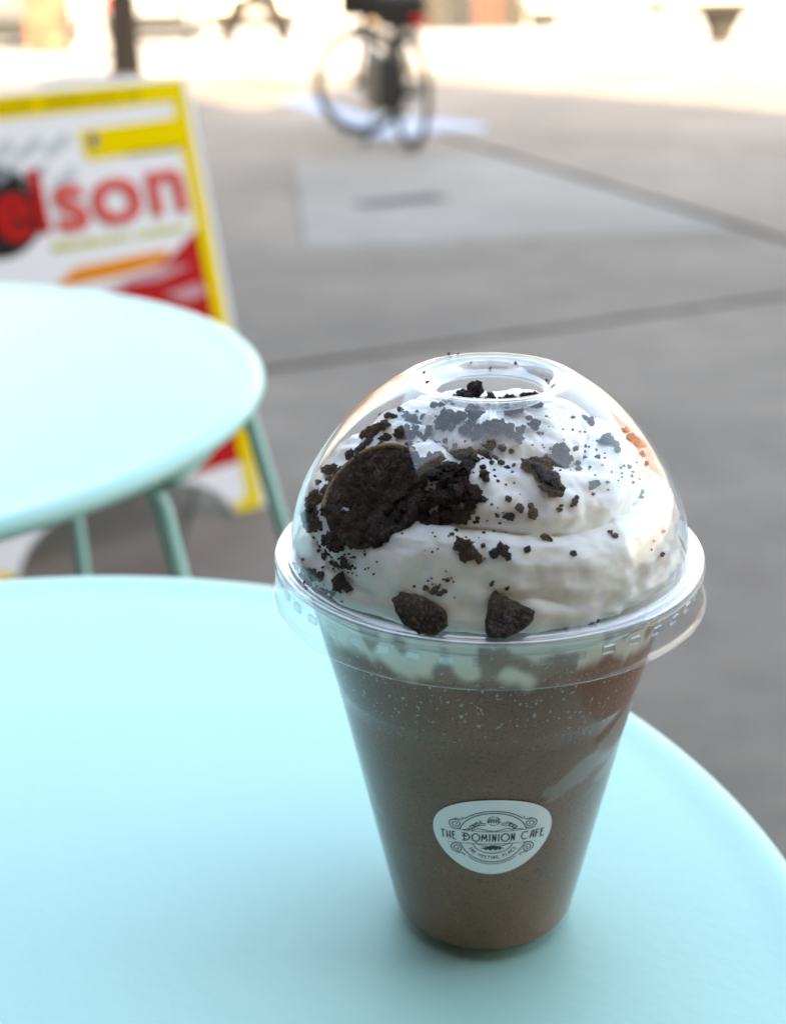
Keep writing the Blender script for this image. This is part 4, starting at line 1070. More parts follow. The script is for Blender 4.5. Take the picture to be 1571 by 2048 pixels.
stk = smooth_by_angle(mesh('sticker', v, f, M['sticker'], cup, True), 40)


class Print:
    """flat ink in millimetres on the sticker"""
    def __init__(s):
        s.v = []; s.f = []

    def line(s, pts, wd=0.16, taper=False):
        P = [Vector((x, y)) for x, y in pts]
        D = []
        for a, b_ in zip(P, P[1:]):
            m_ = max(1, int((b_ - a).length / 0.5))
            for k_ in range(m_): D.append(a + (b_ - a) * k_ / m_)
        D.append(P[-1])
        k0 = len(s.v)
        for i, p in enumerate(D):
            t = (D[min(i + 1, len(D) - 1)] - D[max(i - 1, 0)])
            if t.length < 1e-9: t = Vector((1, 0))
            t.normalize()
            q = Vector((-t.y, t.x)) * wd / 2
            if taper: q *= 0.25 + 0.75 * math.sin(PI * min(1, max(0, i / (len(D) - 1))))
            s.v += [p + q, p - q]
            if i: s.f.append((k0 + 2 * i - 2, k0 + 2 * i - 1, k0 + 2 * i + 1, k0 + 2 * i))
        return s

    def arc(s, cx, cy, r, a0, a1, wd=0.16, ry=None, taper=False):
        ry = ry or r
        n_ = max(6, int(abs(a1 - a0) / 6))
        return s.line([(cx + r * math.cos(R(a0 + (a1 - a0) * k / n_)), cy + ry * math.sin(R(a0 + (a1 - a0) * k / n_))) for k in range(n_ + 1)], wd, taper)

    def fill(s, poly):
        k0 = len(s.v)
        s.v += [Vector(p) for p in poly]
        s.f.append(tuple(range(k0, k0 + len(poly))))
        return s

    def build(s, name, off=0.00015):
        v = [on_wall(p.x * 0.001, p.y * 0.001, off) for p in s.v]
        return mesh(name, v, s.f, M['ink'], stk)


# strokes of the tall deco capitals, in a 1 x 1 box (stroke list, width)
def circ(cx, cy, rx, ry, a0=0, a1=360, n_=22):
    return [(cx + rx * math.cos(R(a0 + (a1 - a0) * k / n_)), cy + ry * math.sin(R(a0 + (a1 - a0) * k / n_))) for k in range(n_ + 1)]


DECO = {
    'T': (([(0.0, 1), (1.0, 1)], [(0.5, 1), (0.5, 0)]), 0.52),
    'H': (([(0.1, 0), (0.1, 1)], [(0.9, 0), (0.9, 1)], [(-0.15, 0.38), (1.0, 0.38)]), 0.50),
    'E': (([(0.1, 1), (0.1, 0.0), (1.15, 0.0)], [(0.1, 1), (0.85, 1)], [(0.1, 0.62), (0.8, 0.62)]), 0.46),
    'D': (([(0.22, 0), (0.22, 1)], circ(0.1, 0.5, 0.85, 0.5, 90, -90), [(-0.1, 0.62), (0.6, 0.62)], [(0.1, 1), (-0.05, 1)], [(0.1, 0), (-0.05, 0)]), 0.95),
    'O': ((circ(0.5, 0.5, 0.5, 0.5),), 1.0),
    'M': (([(0.0, 0), (0.12, 1), (0.5, 0.25), (0.88, 1), (1.0, 0)],), 0.66),
    'I': (([(0.5, 0), (0.5, 1)],), 0.2),
    'N': (([(0.1, 0), (0.1, 1), (0.9, 0), (0.9, 1)],), 0.46),
    'C': ((circ(0.55, 0.5, 0.52, 0.5, 50, 310),), 0.92),
    'A': (([(0.05, 0), (0.55, 1), (0.95, 1), (0.95, 0)], [(0.2, 0.38), (0.95, 0.38)]), 0.52),
    'F': (([(0.1, 0), (0.1, 1), (0.95, 1)], [(0.1, 0.60), (0.85, 0.60)]), 0.44),
    'S': (([(0.9, 0.9), (0.5, 1), (0.1, 0.8), (0.2, 0.58), (0.8, 0.42), (0.9, 0.2), (0.5, 0), (0.1, 0.1)],), 0.6),
    '1': (([(0.2, 0.8), (0.5, 1), (0.5, 0)],), 0.35),
    '9': ((circ(0.5, 0.68, 0.38, 0.32), [(0.88, 0.68), (0.75, 0.2), (0.4, 0)]), 0.6),
    '6': ((circ(0.5, 0.32, 0.38, 0.32), [(0.12, 0.32), (0.25, 0.8), (0.6, 1)]), 0.6),
    'G': ((circ(0.55, 0.5, 0.5, 0.5, 50, 310) + [(0.9, 0.4), (0.6, 0.4)],), 0.75),
    'P': (([(0.1, 0), (0.1, 1), (0.6, 1), (0.85, 0.75), (0.6, 0.5), (0.1, 0.5)],), 0.55),
    'L': (([(0.1, 1), (0.1, 0), (0.8, 0)],), 0.5),
}


def write(P, text, h, gap, wd, place, total=None, space=0.8):
    """place(x, y) -> point; letters h mm tall laid along x, centred"""
    adv = []
    x = 0.0
    for ch in text:
        if ch == ' ':
            x += h * space; continue
        st, w_ = DECO[ch]
        adv.append((ch, x, w_ * h)); x += w_ * h + gap
    x -= gap
    k_ = (total / x) if total else 1.0
    for ch, x0, w_ in adv:
        for st in DECO[ch][0]:
            P.line([place((x0 + px * w_ - x / 2) * k_, py * h) for px, py in st], wd)


P = Print()
write(P, 'THE DOMINION CAFE', 2.55, 0.62, 0.34, lambda x, y: (x, y - 1.25 + 0.0022 * x * x * 0), total=25.4, space=0.62)
P.build('lettering')
P = Print()
for sy in (1, -1):
    P.line([(-11.6, sy * 2.55), (-9, sy * 2.2), (0, sy * 2.1), (9, sy * 2.2), (11.6, sy * 2.55)], 0.17, True)
e0 = math.degrees(math.asin(2.3 / 8.3))
P.arc(0, 0.1, 8.25, e0, 180 - e0, 0.26)
P.arc(0, -0.1, 8.25, -e0, -180 + e0, 0.26)
P.arc(0, 0.1, 8.95, 42, 138, 0.24)
P.arc(0, -0.1, 8.95, -48, -132, 0.2)
P.build('roundel')
P = Print()
for sx in (1, -1):
    for sy in (1, -1):
        c0 = Vector((sx * 8.9, sy * 4.15))
        pts = []
        for k in range(40):
            a = k / 39 * 4.1 * PI
            r_ = 1.75 * (1 - k / 39 * 0.86)
            pts.append((c0.x + sx * r_ * math.cos(a - 2.2), c0.y + sy * r_ * math.sin(a - 2.2)))
        P.line(pts, 0.24)
        P.line([(c0.x + sx * 0.2, c0.y + sy * 1.7), (c0.x - sx * 1.2, c0.y + sy * 1.5), (c0.x - sx * 2.0, c0.y + sy * 2.0), (c0.x - sx * 1.7, c0.y + sy * 2.5)], 0.24)
P.build('scrollwork')
P = Print()


def arctext(P, text, rad, mid, h, wd, gap, up=True):
    def pl(x, y):
        if up:
            a = R(mid) - x / rad
            return ((rad + y) * math.cos(a), (rad + y) * math.sin(a))
        a = R(mid) + x / rad
        return ((rad - y) * math.cos(a), (rad - y) * math.sin(a))
    write(P, text, h, gap, wd, pl, space=0.9)


arctext(P, 'SINCE', 5.5, 136, 1.0, 0.2, 0.32)
arctext(P, '1996', 5.5, 44, 1.0, 0.2, 0.34)
arctext(P, 'THE MEETING PLACE', 7.2, -90, 0.95, 0.2, 0.36, up=False)
P.build('small_lettering')
P = Print()
for k in range(5):
    P.arc(0, 5.75, 1.45 - k * 0.02, -60 + 72 * k, -60 + 72 * k + 60, 0.22)
    P.line([(-1.2 + 0.6 * k, 5.1), (-0.9 + 0.45 * k, 6.4)], 0.2)
P.line([(-1.3, 5.5), (1.3, 5.5)], 0.2).line([(-1.2, 6.1), (1.2, 6.1)], 0.2)
P.arc(-2.7, 1.9, 3.4, 150, 75, 0.2, ry=3.1).arc(2.7, 1.9, 3.4, 30, 105, 0.2, ry=3.1)
P.line([(-1.7, 4.5), (-3.6, 4.0), (-5.5, 2.7), (-7.2, 2.35)], 0.22).line([(1.7, 4.5), (3.6, 4.0), (5.5, 2.7), (7.2, 2.35)], 0.22)
P.line([(-4.8, 2.4), (-3.5, 3.2), (-1.5, 2.6), (0, 2.15), (1.5, 2.6), (3.5, 3.2), (4.8, 2.4)], 0.2)
P.arc(0, -1.6, 4.9, -8, -172, 0.24, ry=3.7).arc(0, -1.4, 4.2, -5, -175, 0.18, ry=1.6)
P.fill([(-3.1, -3.7), (-1.7, -3.15), (-0.5, -2.6), (0.2, -2.55), (1.6, -3.0), (2.9, -3.6), (2.1, -3.75), (1.9, -4.3), (1.3, -3.8), (0.8, -4.4), (0.1, -3.9), (-0.6, -4.45), (-1.1, -3.85), (-1.8, -4.3), (-2.1, -3.8)])
P.build('emblem')

# ------------------------------------------------------------------ sandwich board
SA, SLN = R(49), R(13)
NBK = Vector((-math.cos(SA), math.sin(SA), 0))
WD = Vector((math.sin(SA), math.cos(SA), 0))
UPV = NBK * math.sin(SLN) + Vector((0, 0, math.cos(SLN)))
NRM = -WD.cross(UPV)
if NRM.y > 0: NRM = -NRM
S0 = Vector((-0.2611, 2.6327, gz(2.6327)))
SW, SH = 0.60, 0.828
sign = empty('sandwich_board', S0)
tag(sign, 'yellow and white sandwich board with big red lettering standing behind the empty table', 'sandwich board')
M['sgn_white'] = mat('sign_white', (0.80, 0.80, 0.82), 0.5, spec=0.2)
M['sgn_yellow'] = mat('sign_yellow', (0.86, 0.62, 0.0), 0.5, spec=0.1)
M['sgn_mustard'] = mat('sign_mustard', (0.45, 0.29, 0.0), 0.5, spec=0.1)
M['sgn_red'] = mat('sign_red', (0.52, 0.008, 0.008), 0.5, spec=0.1)
M['sgn_orange'] = mat('sign_orange', (0.85, 0.25, 0.0), 0.5, spec=0.1)
M['sgn_red_glare'] = mat('sign_red_glare', (0.72, 0.09, 0.075), 0.5, spec=0.1)  # red letters with glare mixed into the colour
M['sgn_olive'] = mat('sign_olive', (0.60, 0.55, 0.03), 0.5, spec=0.1)
M['sgn_dark'] = mat('sign_photo_dark', (0.022, 0.013, 0.010), 0.6, spec=0.1, base2=(0.02, 0.018, 0.016), var=0.3, scale=9)
M['sgn_grey'] = mat('sign_pale_grey', (0.47, 0.50, 0.54), 0.45)
M['sgn_blue'] = mat('sign_navy', (0.05, 0.05, 0.16), 0.45)
M['sgn_pink'] = mat('sign_pink', (0.56, 0.25, 0.30), 0.45)


def sp(u, v_, d=0.0):
    return -WD * u + UPV * v_ + NRM * d


def sprism(poly, d0, d1, name, m, parent):
    n_ = len(poly)
    vv = [sp(u, q, d1) for u, q in poly] + [sp(u, q, d0) for u, q in poly]
    ff = [tuple(range(n_)), tuple(range(2 * n_ - 1, n_ - 1, -1))] + [(i, n_ + i, n_ + (i + 1) % n_, (i + 1) % n_) for i in range(n_)]
    o = mesh(name, vv, ff, m, parent)
    bm = bmesh.new(); bm.from_mesh(o.data)
    bmesh.ops.recalc_face_normals(bm, faces=bm.faces)
    bm.to_mesh(o.data); bm.free()
    return o


E_ = 0.013
outline = [(-E_, 0.0), (0.062, 0.0)] + [(0.07 + 0.22 * (1 - math.cos(q)), 0.112 * math.sin(q)) for q in [k * PI / 2 / 6 for k in range(1, 7)]]
outline += [(SW - u, q) for u, q in outline[:1:-1]] + [(SW - 0.062, 0.0), (SW + E_, 0.0), (SW + E_, SH - 0.004), (SW + E_ - 0.008, SH + 0.004), (-E_ + 0.008, SH + 0.004), (-E_, SH - 0.004)]
panel = sprism(outline, -0.022, 0.0, 'front_panel', M['sgn_white'], sign)
# rear leaf, leaning the other way
UPV2 = (-NBK * math.sin(SLN) + Vector((0, 0, math.cos(SLN))))
back0 = NBK * (2 * math.sin(SLN) * SH + 0.03)
pr = []
for d in (0.0, 0.022):
    for u, q in outline:
        p = -WD * u + UPV2 * q + back0 + NBK * d * math.cos(SLN)
        p.z -= SLOPE * (p.y) * (1 - q / SH)
        pr.append(p)
n_ = len(outline)
o = mesh('rear_panel', pr, [tuple(range(n_)), tuple(range(2 * n_ - 1, n_ - 1, -1))] + [(i, n_ + i, n_ + (i + 1) % n_, (i + 1) % n_) for i in range(n_)], M['sgn_white'], sign)
for u in (0.1, SW - 0.1):
    q = sp(u, SH, -0.03)
    MB().tube([q - WD * 0.03, q + WD * 0.03], 0.012, 10).build('hinge', M['steel'], sign, True)


def flat(poly, name, m, d=0.0012, parent=None):
    vv = [sp(u, q, d) for u, q in poly]
    o = mesh(name, vv, [tuple(range(len(poly)))], m, parent or panel)
    if len(o.data.polygons) and o.data.polygons[0].normal.dot(NRM) < 0:
        o.data.flip_normals()
    return o


def rect(u0, v0, u1, v1):
    return [(u0, v0), (u1, v0), (u1, v1), (u0, v1)]


# yellow border round the poster: four strips
flat(rect(0.0, 0.79, SW, 0.828), 'header_band', M['sgn_yellow'])
flat(rect(0.0, 0.002, 0.030, 0.79), 'border_strip', M['sgn_yellow'])
flat(rect(SW - 0.030, 0.002, SW, 0.79), 'border_strip', M['sgn_yellow'])
flat(rect(0.030, 0.002, 0.060, 0.026), 'border_strip', M['sgn_yellow'])
flat(rect(SW - 0.060, 0.002, SW - 0.030, 0.026), 'border_strip', M['sgn_yellow'])
flat([(0.0300, 0.705), (0.233, 0.704), (0.236, 0.757), (0.030, 0.762)], 'yellow_box', M['sgn_yellow'], 0.0012)
flat([(0.21 + 0.010 * math.cos(k * PI / 6), 0.737 + 0.013 * math.sin(k * PI / 6)) for k in range(12)], 'dot', M['sgn_blue'], 0.0022)
flat([(0.0305, 0.704), (0.15, 0.704), (0.15, 0.711), (0.0305, 0.711)], 'box_rule', M['sgn_mustard'], 0.0022)
# header line: a row of small marks too blurred to read
row = Print.__new__(Print)
hv, hf = [], []


def marks(u0, u1, v0, h, seed, name, m, d=0.0022):
    rnd = random.Random(seed)
    vv, ff = [], []
    u = u0
    while u < u1:
        w_ = rnd.uniform(0.5, 1.0) * h
        if rnd.random() > 0.16:
            hh = h * rnd.choice((0.7, 1.0, 0.75))
            k_ = len(vv)
            vv += [sp(u, v0, d), sp(u + w_, v0, d), sp(u + w_, v0 + hh, d), sp(u, v0 + hh, d)]
            ff.append((k_, k_ + 1, k_ + 2, k_ + 3))
        u += w_ + h * 0.22
    o = mesh(name, vv, ff, m, panel)
    o['kind'] = 'stuff'
    return o


marks(0.10, 0.57, 0.802, 0.014, 3, 'small_print', M['sgn_mustard'])
marks(0.055, 0.34, 0.556, 0.013, 5, 'small_print', M['sgn_olive'])
# faint grey picture of roofs at the upper left
for k in range(5):
    a0 = 0.255 + k * 0.055
    flat([(a0, 0.68 + 0.012 * k), (a0 + 0.05, 0.655 + 0.012 * k), (a0 + 0.055, 0.672 + 0.012 * k), (a0 + 0.005, 0.70 + 0.012 * k)], 'roof_print', M['sgn_grey'], 0.0012)
    flat([(a0, 0.74), (a0 + 0.05, 0.715), (a0 + 0.055, 0.732), (a0 + 0.005, 0.758)], 'roof_print', M['sgn_grey'], 0.0012)
# dark photo of a head of hair at the left edge
flat([(0.425 + 0.088 * math.cos(k * PI / 14), 0.637 + 0.079 * math.sin(k * PI / 14)) for k in range(28)], 'dark_photo', M['sgn_dark'], 0.0012)


def sign_text(body, size, u_left, v0, m, bold, name, d=0.0030, squeeze=1.0):
    tv, tf = text_geo(body, size)
    x0 = min(p.x for p in tv)
    vv, ff = [], []
    for off in bold:
        k_ = len(vv)
        vv += [sp(u_left - ((p.x - x0) * squeeze + off[0]), v0 + p.y + off[1], d + off[2]) for p in tv]
        ff += [tuple(i + k_ for i in q) for q in tf]
    o = mesh(name, vv, ff, m, panel)
    if o.data.polygons[0].normal.dot(NRM) < 0: o.data.flip_normals()
    return o, max(p.x for p in tv) - x0


BOLD = [(dx, dy, i * 0.00012) for i, (dx, dy) in enumerate(((0, 0), (0.004, 0), (0.008, 0), (0.004, 0.004), (0.004, -0.004), (0.0, 0.003), (0.008, 0.003), (0.008, -0.003), (0.0, -0.003)))]
for ch, ul, vb, mm_, sq, sz in (('e', 0.428, 0.588, 'sgn_red', 0.92, 0.158), ('l', 0.353, 0.594, 'sgn_red', 1.15, 0.152), ('s', 0.314, 0.590, 'sgn_red_glare', 1.14, 0.162), ('o', 0.240, 0.590, 'sgn_red_glare', 1.22, 0.162), ('n', 0.120, 0.593, 'sgn_red_glare', 1.16, 0.162)):
    sign_text(ch, sz, ul, vb, M[mm_], BOLD, 'letter', squeeze=sq)
# red lower panel, orange swash and pink streaks
flat([(0.030, 0.100), (SW - 0.03, 0.100), (SW - 0.03, 0.460), (0.22, 0.470), (0.115, 0.502), (0.030, 0.555)], 'red_panel', M['sgn_red'], 0.0012)
flat([(0.345, 0.494), (0.30, 0.522), (0.10, 0.527), (0.11, 0.504), (0.20, 0.496)], 'orange_swash', M['sgn_orange'], 0.0022)
flat([(0.25, 0.478), (0.125, 0.498), (0.06, 0.490), (0.13, 0.474)], 'pink_streak', M['sgn_pink'], 0.0032)
flat([(0.13, 0.446), (0.05, 0.455), (0.032, 0.435), (0.08, 0.425)], 'pink_streak', M['sgn_pink'], 0.0032)

# ------------------------------------------------------------------ bicycle
bk = empty('bicycle', (0.14, 9.0, gz(9.0)))
tag(bk, 'black parked bicycle seen from behind with its front wheel turned and a red tail light', 'bicycle')
FD = Vector((-0.31, 0.95, 0)).normalized()
SD = Vector((FD.y, -FD.x, 0))
UZ = Vector((0, 0, 1))
WR = 0.345


def bp_(f_, s_, z_):
    return FD * f_ + SD * s_ + UZ * z_ + UZ * (gz(9.0 + FD.y * f_) - gz(9.0)) * 1.0


def wheel(cx_f, yaw, parent):
    c = bp_(cx_f, 0, WR)
    ax = Matrix.Rotation(yaw, 3, 'Z') @ SD
    fw = Matrix.Rotation(yaw, 3, 'Z') @ FD
    wh = empty('wheel')
    wh.parent = parent
    circle = lambda r: [c + fw * r * math.cos(2 * PI * k / 40) + UZ * r * math.sin(2 * PI * k / 40) for k in range(40)]
    MB().tube(circle(WR - 0.022), 0.021, 10, closed=True).build('tyre', M['rubber'], wh, True)
    MB().tube(circle(WR - 0.052), 0.011, 8, closed=True).build('rim', M['black_metal'], wh, True)
    hub = MB().tube([c - ax * 0.05, c + ax * 0.05], 0.03, 12).build('hub', M['black_metal'], wh, True)
    for k in range(20):
        a = 2 * PI * k / 20
        d = fw * math.cos(a) + UZ * math.sin(a)
        MB().tube([c + d * 0.02 + ax * (0.03 if k % 2 else -0.03), c + d * (WR - 0.055)], 0.0018, 5).build('spoke', M['steel'], wh)
    # pannier bag hung on the near side of the rear wheel, then the
    # dark mudguard over the rear part of the tyre
    pts = [c + (fw * math.cos(a) + UZ * math.sin(a)) * (WR + 0.018) for a in [PI * (0.45 + 0.5 * k / 14) for k in range(15)]]
    MB().tube(pts, 0.014, 8).build('mudguard', M['black_metal'], wh, True)
    return c, ax, fw


rc, rax, rfw = wheel(0.0, 0.0, bk)
fc, fax, ffw = wheel(0.62 + 0.42, R(48), bk)
bb = bp_(0.43, 0, 0.29)
st_top = bp_(0.24, 0, 0.72)
hd_top = bp_(0.86, 0, 0.80)
hd_low = bp_(0.90, 0, 0.70)
fr_ = MB()
fr_.tube([bb, st_top], 0.036).tube([st_top, hd_top], 0.026).tube([bb, hd_low], 0.032).tube([hd_low, hd_top + UZ * 0.03], 0.030)
for s_ in (-1, 1):
    fr_.tube([bb + SD * 0.02 * s_, rc + SD * 0.06 * s_], 0.013).tube([st_top + SD * 0.015 * s_, rc + SD * 0.06 * s_], 0.012)
fr_.build('frame', M['black_metal'], bk, True)
fk = MB()
for s_ in (-1, 1):
    fk.tube([hd_low, hd_low + fax * 0.055 * s_ - UZ * 0.03, fc + fax * 0.055 * s_], 0.014)
fk.build('fork', M['black_metal'], bk, True)
MB().tube([st_top, st_top + UZ * 0.12 - FD * 0.04], 0.014).build('seat_post', M['steel'], bk, True)
sd = MB()
sc_ = st_top + UZ * 0.15 - FD * 0.04
sd.tube([sc_ - FD * 0.15, sc_ - FD * 0.10, sc_ - FD * 0.02, sc_ + FD * 0.07, sc_ + FD * 0.15], [0.05, 0.085, 0.07, 0.035, 0.02], 14)
for q in sd.v:
    q.z = sc_.z + (q.z - sc_.z) * 0.5
sd.build('saddle', M['saddle'], bk, True)
MB().box(-0.17, -0.10, -0.08, 0.12, 0.08, 0.12, Matrix.Translation(sc_ - FD * 0.13 - UZ * 0.06), ch=0.03).build('saddle_bag', M['saddle'], bk)
MB().box(-0.04, -0.02, -0.03, 0.04, 0.02, 0.03, Matrix.Translation(sc_ - FD * 0.27 + SD * 0.03 - UZ * 0.10) @ Matrix.Rotation(-0.6, 4, 'Z'), ch=0.008).build('tail_light', M['red_lens'], bk)
hb = hd_top + UZ * 0.16
MB().tube([hd_top, hb], 0.014).build('stem', M['black_metal'], bk, True)
MB().tube([hb - fax * 0.31 - ffw * 0.10, hb - fax * 0.24, hb, hb + fax * 0.24, hb + fax * 0.31 - ffw * 0.10], 0.014).build('handlebar', M['black_metal'], bk, True)
MB().box(-0.15, -0.08, -0.16, 0.15, 0.08, 0.17, Matrix.Translation(bp_(0.16, -0.12, 0.40)) @ Matrix.Rotation(math.atan2(FD.y, FD.x), 4, 'Z'), ch=0.03).build('pannier_bag', M['saddle'], bk)
MB().box(-0.17, -0.12, -0.13, 0.17, 0.12, 0.20, Matrix.Translation(hd_top + FD * 0.02 + UZ * 0.10), ch=0.04).build('front_bag', M['saddle'], bk)
cw = MB()
cw.tube([bb + SD * 0.05 + (FD * math.cos(a) + UZ * math.sin(a)) * 0.085 for a in [2 * PI * k / 24 for k in range(24)]], 0.012, 6, closed=True)
cw.build('chainring', M['black_metal'], bk, True)
for s_ in (-1, 1):
    cr_ = MB().tube([bb + SD * 0.06 * s_, bb + SD * 0.075 * s_ - UZ * 0.12 * s_ + FD * 0.11 * s_], 0.012).build('crank', M['black_metal'], bk, True)
    q = bb + SD * 0.12 * s_ - UZ * 0.12 * s_ + FD * 0.11 * s_
    MB().box(-0.05, -0.045, -0.014, 0.05, 0.045, 0.014, Matrix.Translation(q), ch=0.005).build('pedal', M['rubber'], cr_)
MB().tube([bb + SD * 0.055 + UZ * 0.085, rc + SD * 0.055 + UZ * 0.04], 0.008, 6).tube([bb + SD * 0.055 - UZ * 0.085, rc + SD * 0.055 - UZ * 0.04], 0.008, 6).build('chain', M['black_metal'], bk)
MB().tube([bb - SD * 0.04, bp_(0.33, -0.20, 0.0)], 0.011).build('kickstand', M['black_metal'], bk, True)

# ------------------------------------------------------------------ tree on the left, its crown above the picture
tr = empty('street_tree', (-3.15, 18.0, gz(18.0)))
tag(tr, 'street tree with dark brown trunk standing beyond the sandwich board', 'tree')
MB().tube([(0, 0, -0.1), (0, 0, 0.05), (0.01, 0, 0.5), (0.0, 0.02, 1.5), (0.05, 0, 2.6), (0.0, 0.05, 4.0), (0.1, 0, 6.0)], [0.22, 0.19, 0.172, 0.165, 0.155, 0.12, 0.05], 14).build('trunk', M['bark'], tr, True)
rnd = random.Random(4)
lv, lf = [], []
for k in range(7):
    a = k * 2.4
    z0 = 2.6 + 0.35 * k
    tip = Vector((1.7 * math.cos(a), 1.7 * math.sin(a), z0 + 1.3))
    MB().tube([(0.03, 0, z0), tuple(tip * 0.5 + Vector((0, 0, z0 * 0.45))), tuple(tip)], [0.06, 0.04, 0.015], 8).build('limb', M['bark'], tr, True)
    for c in range(420):
        d = Vector((rnd.gauss(0, 1), rnd.gauss(0, 1), rnd.gauss(0, .8))) * 0.55 + tip * 0.9 + Vector((0, 0, 0.5))
        s_ = rnd.uniform(0.05, 0.09)
        u = Vector((rnd.uniform(-1, 1), rnd.uniform(-1, 1), rnd.uniform(-1, 1))).normalized()
        q = u.cross(Vector((rnd.uniform(-1, 1), rnd.uniform(-1, 1), 1))).normalized()
        i = len(lv)
        lv += [d - u * s_, d + q * s_ * .5, d + u * s_, d - q * s_ * .5]
        lf.append((i, i + 1, i + 2, i + 3))
o = mesh('crown', lv, lf, M['leaf'], tr)


# ------------------------------------------------------------------ parked cars far across the square
def car(name, loc, rz, paint, label, group=None):
    c = empty(name, loc, rz)
    tag(c, label, 'car', group)
    # body along x (front +x): side outline extruded over the width, with tumblehome above the belt line
    side = [(-2.1, 0.28), (-2.15, 0.55), (-2.08, 0.92), (-1.75, 1.0), (0.75, 0.95), (1.75, 0.80), (2.08, 0.68), (2.12, 0.40), (2.05, 0.26)]
    vv, ff = [], []
    for y, k_ in ((-0.86, 0.97), (-0.80, 1.0), (0.80, 1.0), (0.86, 0.97)):
        vv += [(x * k_, y, z) for x, z in side]
    m_ = len(side)
    for r_ in range(3):
        for i in range(m_):
            j = (i + 1) % m_
            ff.append((r_ * m_ + i, r_ * m_ + j, (r_ + 1) * m_ + j, (r_ + 1) * m_ + i))
    ff.append(tuple(range(m_)))
    ff.append(tuple(range(4 * m_ - 1, 3 * m_ - 1, -1)))
    o = mesh('body', vv, ff, paint, c); smooth_by_angle(o, 30)
    cab = [(-1.85, 0.97), (-1.35, 1.42), (0.15, 1.45), (0.95, 0.94)]
    vv, ff = [], []
    for y, ins in ((-0.80, 0), (0.80, 0)):
        for x, z in cab:
            yy = y * (0.84 if z > 1.2 else 1.0)
            vv.append((x, yy, z))
    ff = [(0, 1, 2, 3), (7, 6, 5, 4), (0, 4, 5, 1), (1, 5, 6, 2), (2, 6, 7, 3), (3, 7, 4, 0)]
    o = mesh('cabin', vv, ff, paint, c)
    for s_ in (-1, 1):
        y0, y1 = s_ * 0.803, s_ * 0.70
        for xa, xb, xc, xd in ((-1.55, -0.45, -0.45, -1.25), (-0.38, 0.78, 0.18, -0.38)):
            q = [(xa, s_ * 0.798, 1.01), (xb, s_ * 0.798, 1.01), (xc, s_ * 0.690, 1.37), (xd, s_ * 0.690, 1.37)]
            mesh('side_window', q, [(0, 1, 2, 3)] if s_ < 0 else [(3, 2, 1, 0)], M['glass'], c)
    mesh('windscreen', [(0.90, -0.7, 0.985), (0.90, 0.7, 0.985), (0.23, 0.60, 1.41), (0.23, -0.60, 1.41)], [(0, 1, 2, 3)], M['glass'], c)
    mesh('rear_window', [(-1.83, 0.7, 1.01), (-1.83, -0.7, 1.01), (-1.41, -0.60, 1.385), (-1.41, 0.60, 1.385)], [(0, 1, 2, 3)], M['glass'], c)
    MB().box(-2.19, -0.80, 0.20, -2.10, 0.80, 0.52, ch=0.02).build('rear_bumper', M['rubber'], c)
    MB().box(2.06, -0.80, 0.24, 2.16, 0.80, 0.44, ch=0.02).build('front_bumper', M['rubber'], c)
    for s_ in (-1, 1):
        MB().box(-2.17, s_ * 0.66 - 0.13, 0.62, -2.05, s_ * 0.66 + 0.13, 0.80, ch=0.015).build('tail_light', M['red_lens'], c)
        MB().box(1.98, s_ * 0.62 - 0.15, 0.56, 2.13, s_ * 0.62 + 0.15, 0.68, ch=0.015).build('headlight', M['steel'], c)
        for x in (-1.3, 1.3):
            mtx = Matrix.Translation((x, s_ * 0.78, 0.31)) @ Matrix.Rotation(PI / 2, 4, 'X')
            wh = MB().lathe([(0.20, -0.09), (0.29, -0.10), (0.31, -0.06), (0.31, 0.06), (0.29, 0.10), (0.20, 0.09)], 24, mtx, loop=True).build('wheel', M['rubber'], c, True, fix=True)
            MB().lathe([(0.001, -0.088), (0.20, -0.075), (0.20, 0.075), (0.001, 0.088)], 16, mtx).build('rim', M['steel'], wh, True, fix=True)
    return c


M['kiosk'] = mat('kiosk_paint', (0.05, 0.038, 0.026), 0.8, var=0.2, scale=4)
M['wall_a'] = mat('dark_grey_panel', (0.014, 0.014, 0.015), 0.8, var=0.3, scale=4)
M['wall_b'] = mat('brown_grey_panel', (0.028, 0.023, 0.018), 0.8, var=0.3, scale=4)
M['wall_c'] = mat('rust_red_panel', (0.09, 0.03, 0.02), 0.8, var=0.3, scale=4)
M['car_silver'] = mat('silver_paint', (0.55, 0.57, 0.60), 0.25, metal=0.6, coat=0.8)
M['car_white'] = mat('pale_grey_car_paint', (0.085, 0.09, 0.10), 0.3, coat=0.8)
M['car_dark'] = mat('dark_grey_car_paint', (0.05, 0.052, 0.058), 0.3, coat=0.8)
M['car_red'] = mat('red_car_paint', (0.30, 0.02, 0.02), 0.3, coat=0.8)
M['car_brown'] = mat('brown_car_paint', (0.13, 0.09, 0.07), 0.3, coat=0.8)
G_ = 'cars parked across the square'
car('parked_car', (-4.75, 31.5, gz(31.5)), R(92), M['car_silver'], 'silver car parked with its tail light showing beside the tree trunk', G_)
car('parked_car', (-6.75, 28.5, gz(28.5)), R(96), M['car_white'], 'grey car parked at the far left beyond the sandwich board', G_)

lw = empty('low_wall', (1.92, 33.0, gz(33.0)))
tag(lw, 'low dark grey panelled wall across the square, right of the bicycle', 'wall')
tones = [M['wall_a'], M['wall_b'], M['wall_a'], M['wall_c'], M['wall_b'], M['wall_a']]
for k in range(6):
    x0 = -1.86 + k * 0.62
    MB().box(x0 + 0.01, -0.12, 0.0, x0 + 0.61, 0.12, 1.15, ch=0.01).build('panel', tones[k], lw)
MB().box(-1.9, -0.16, 1.15, 1.9, 0.16, 1.24, ch=0.01).build('coping', M['wall_b'], lw)


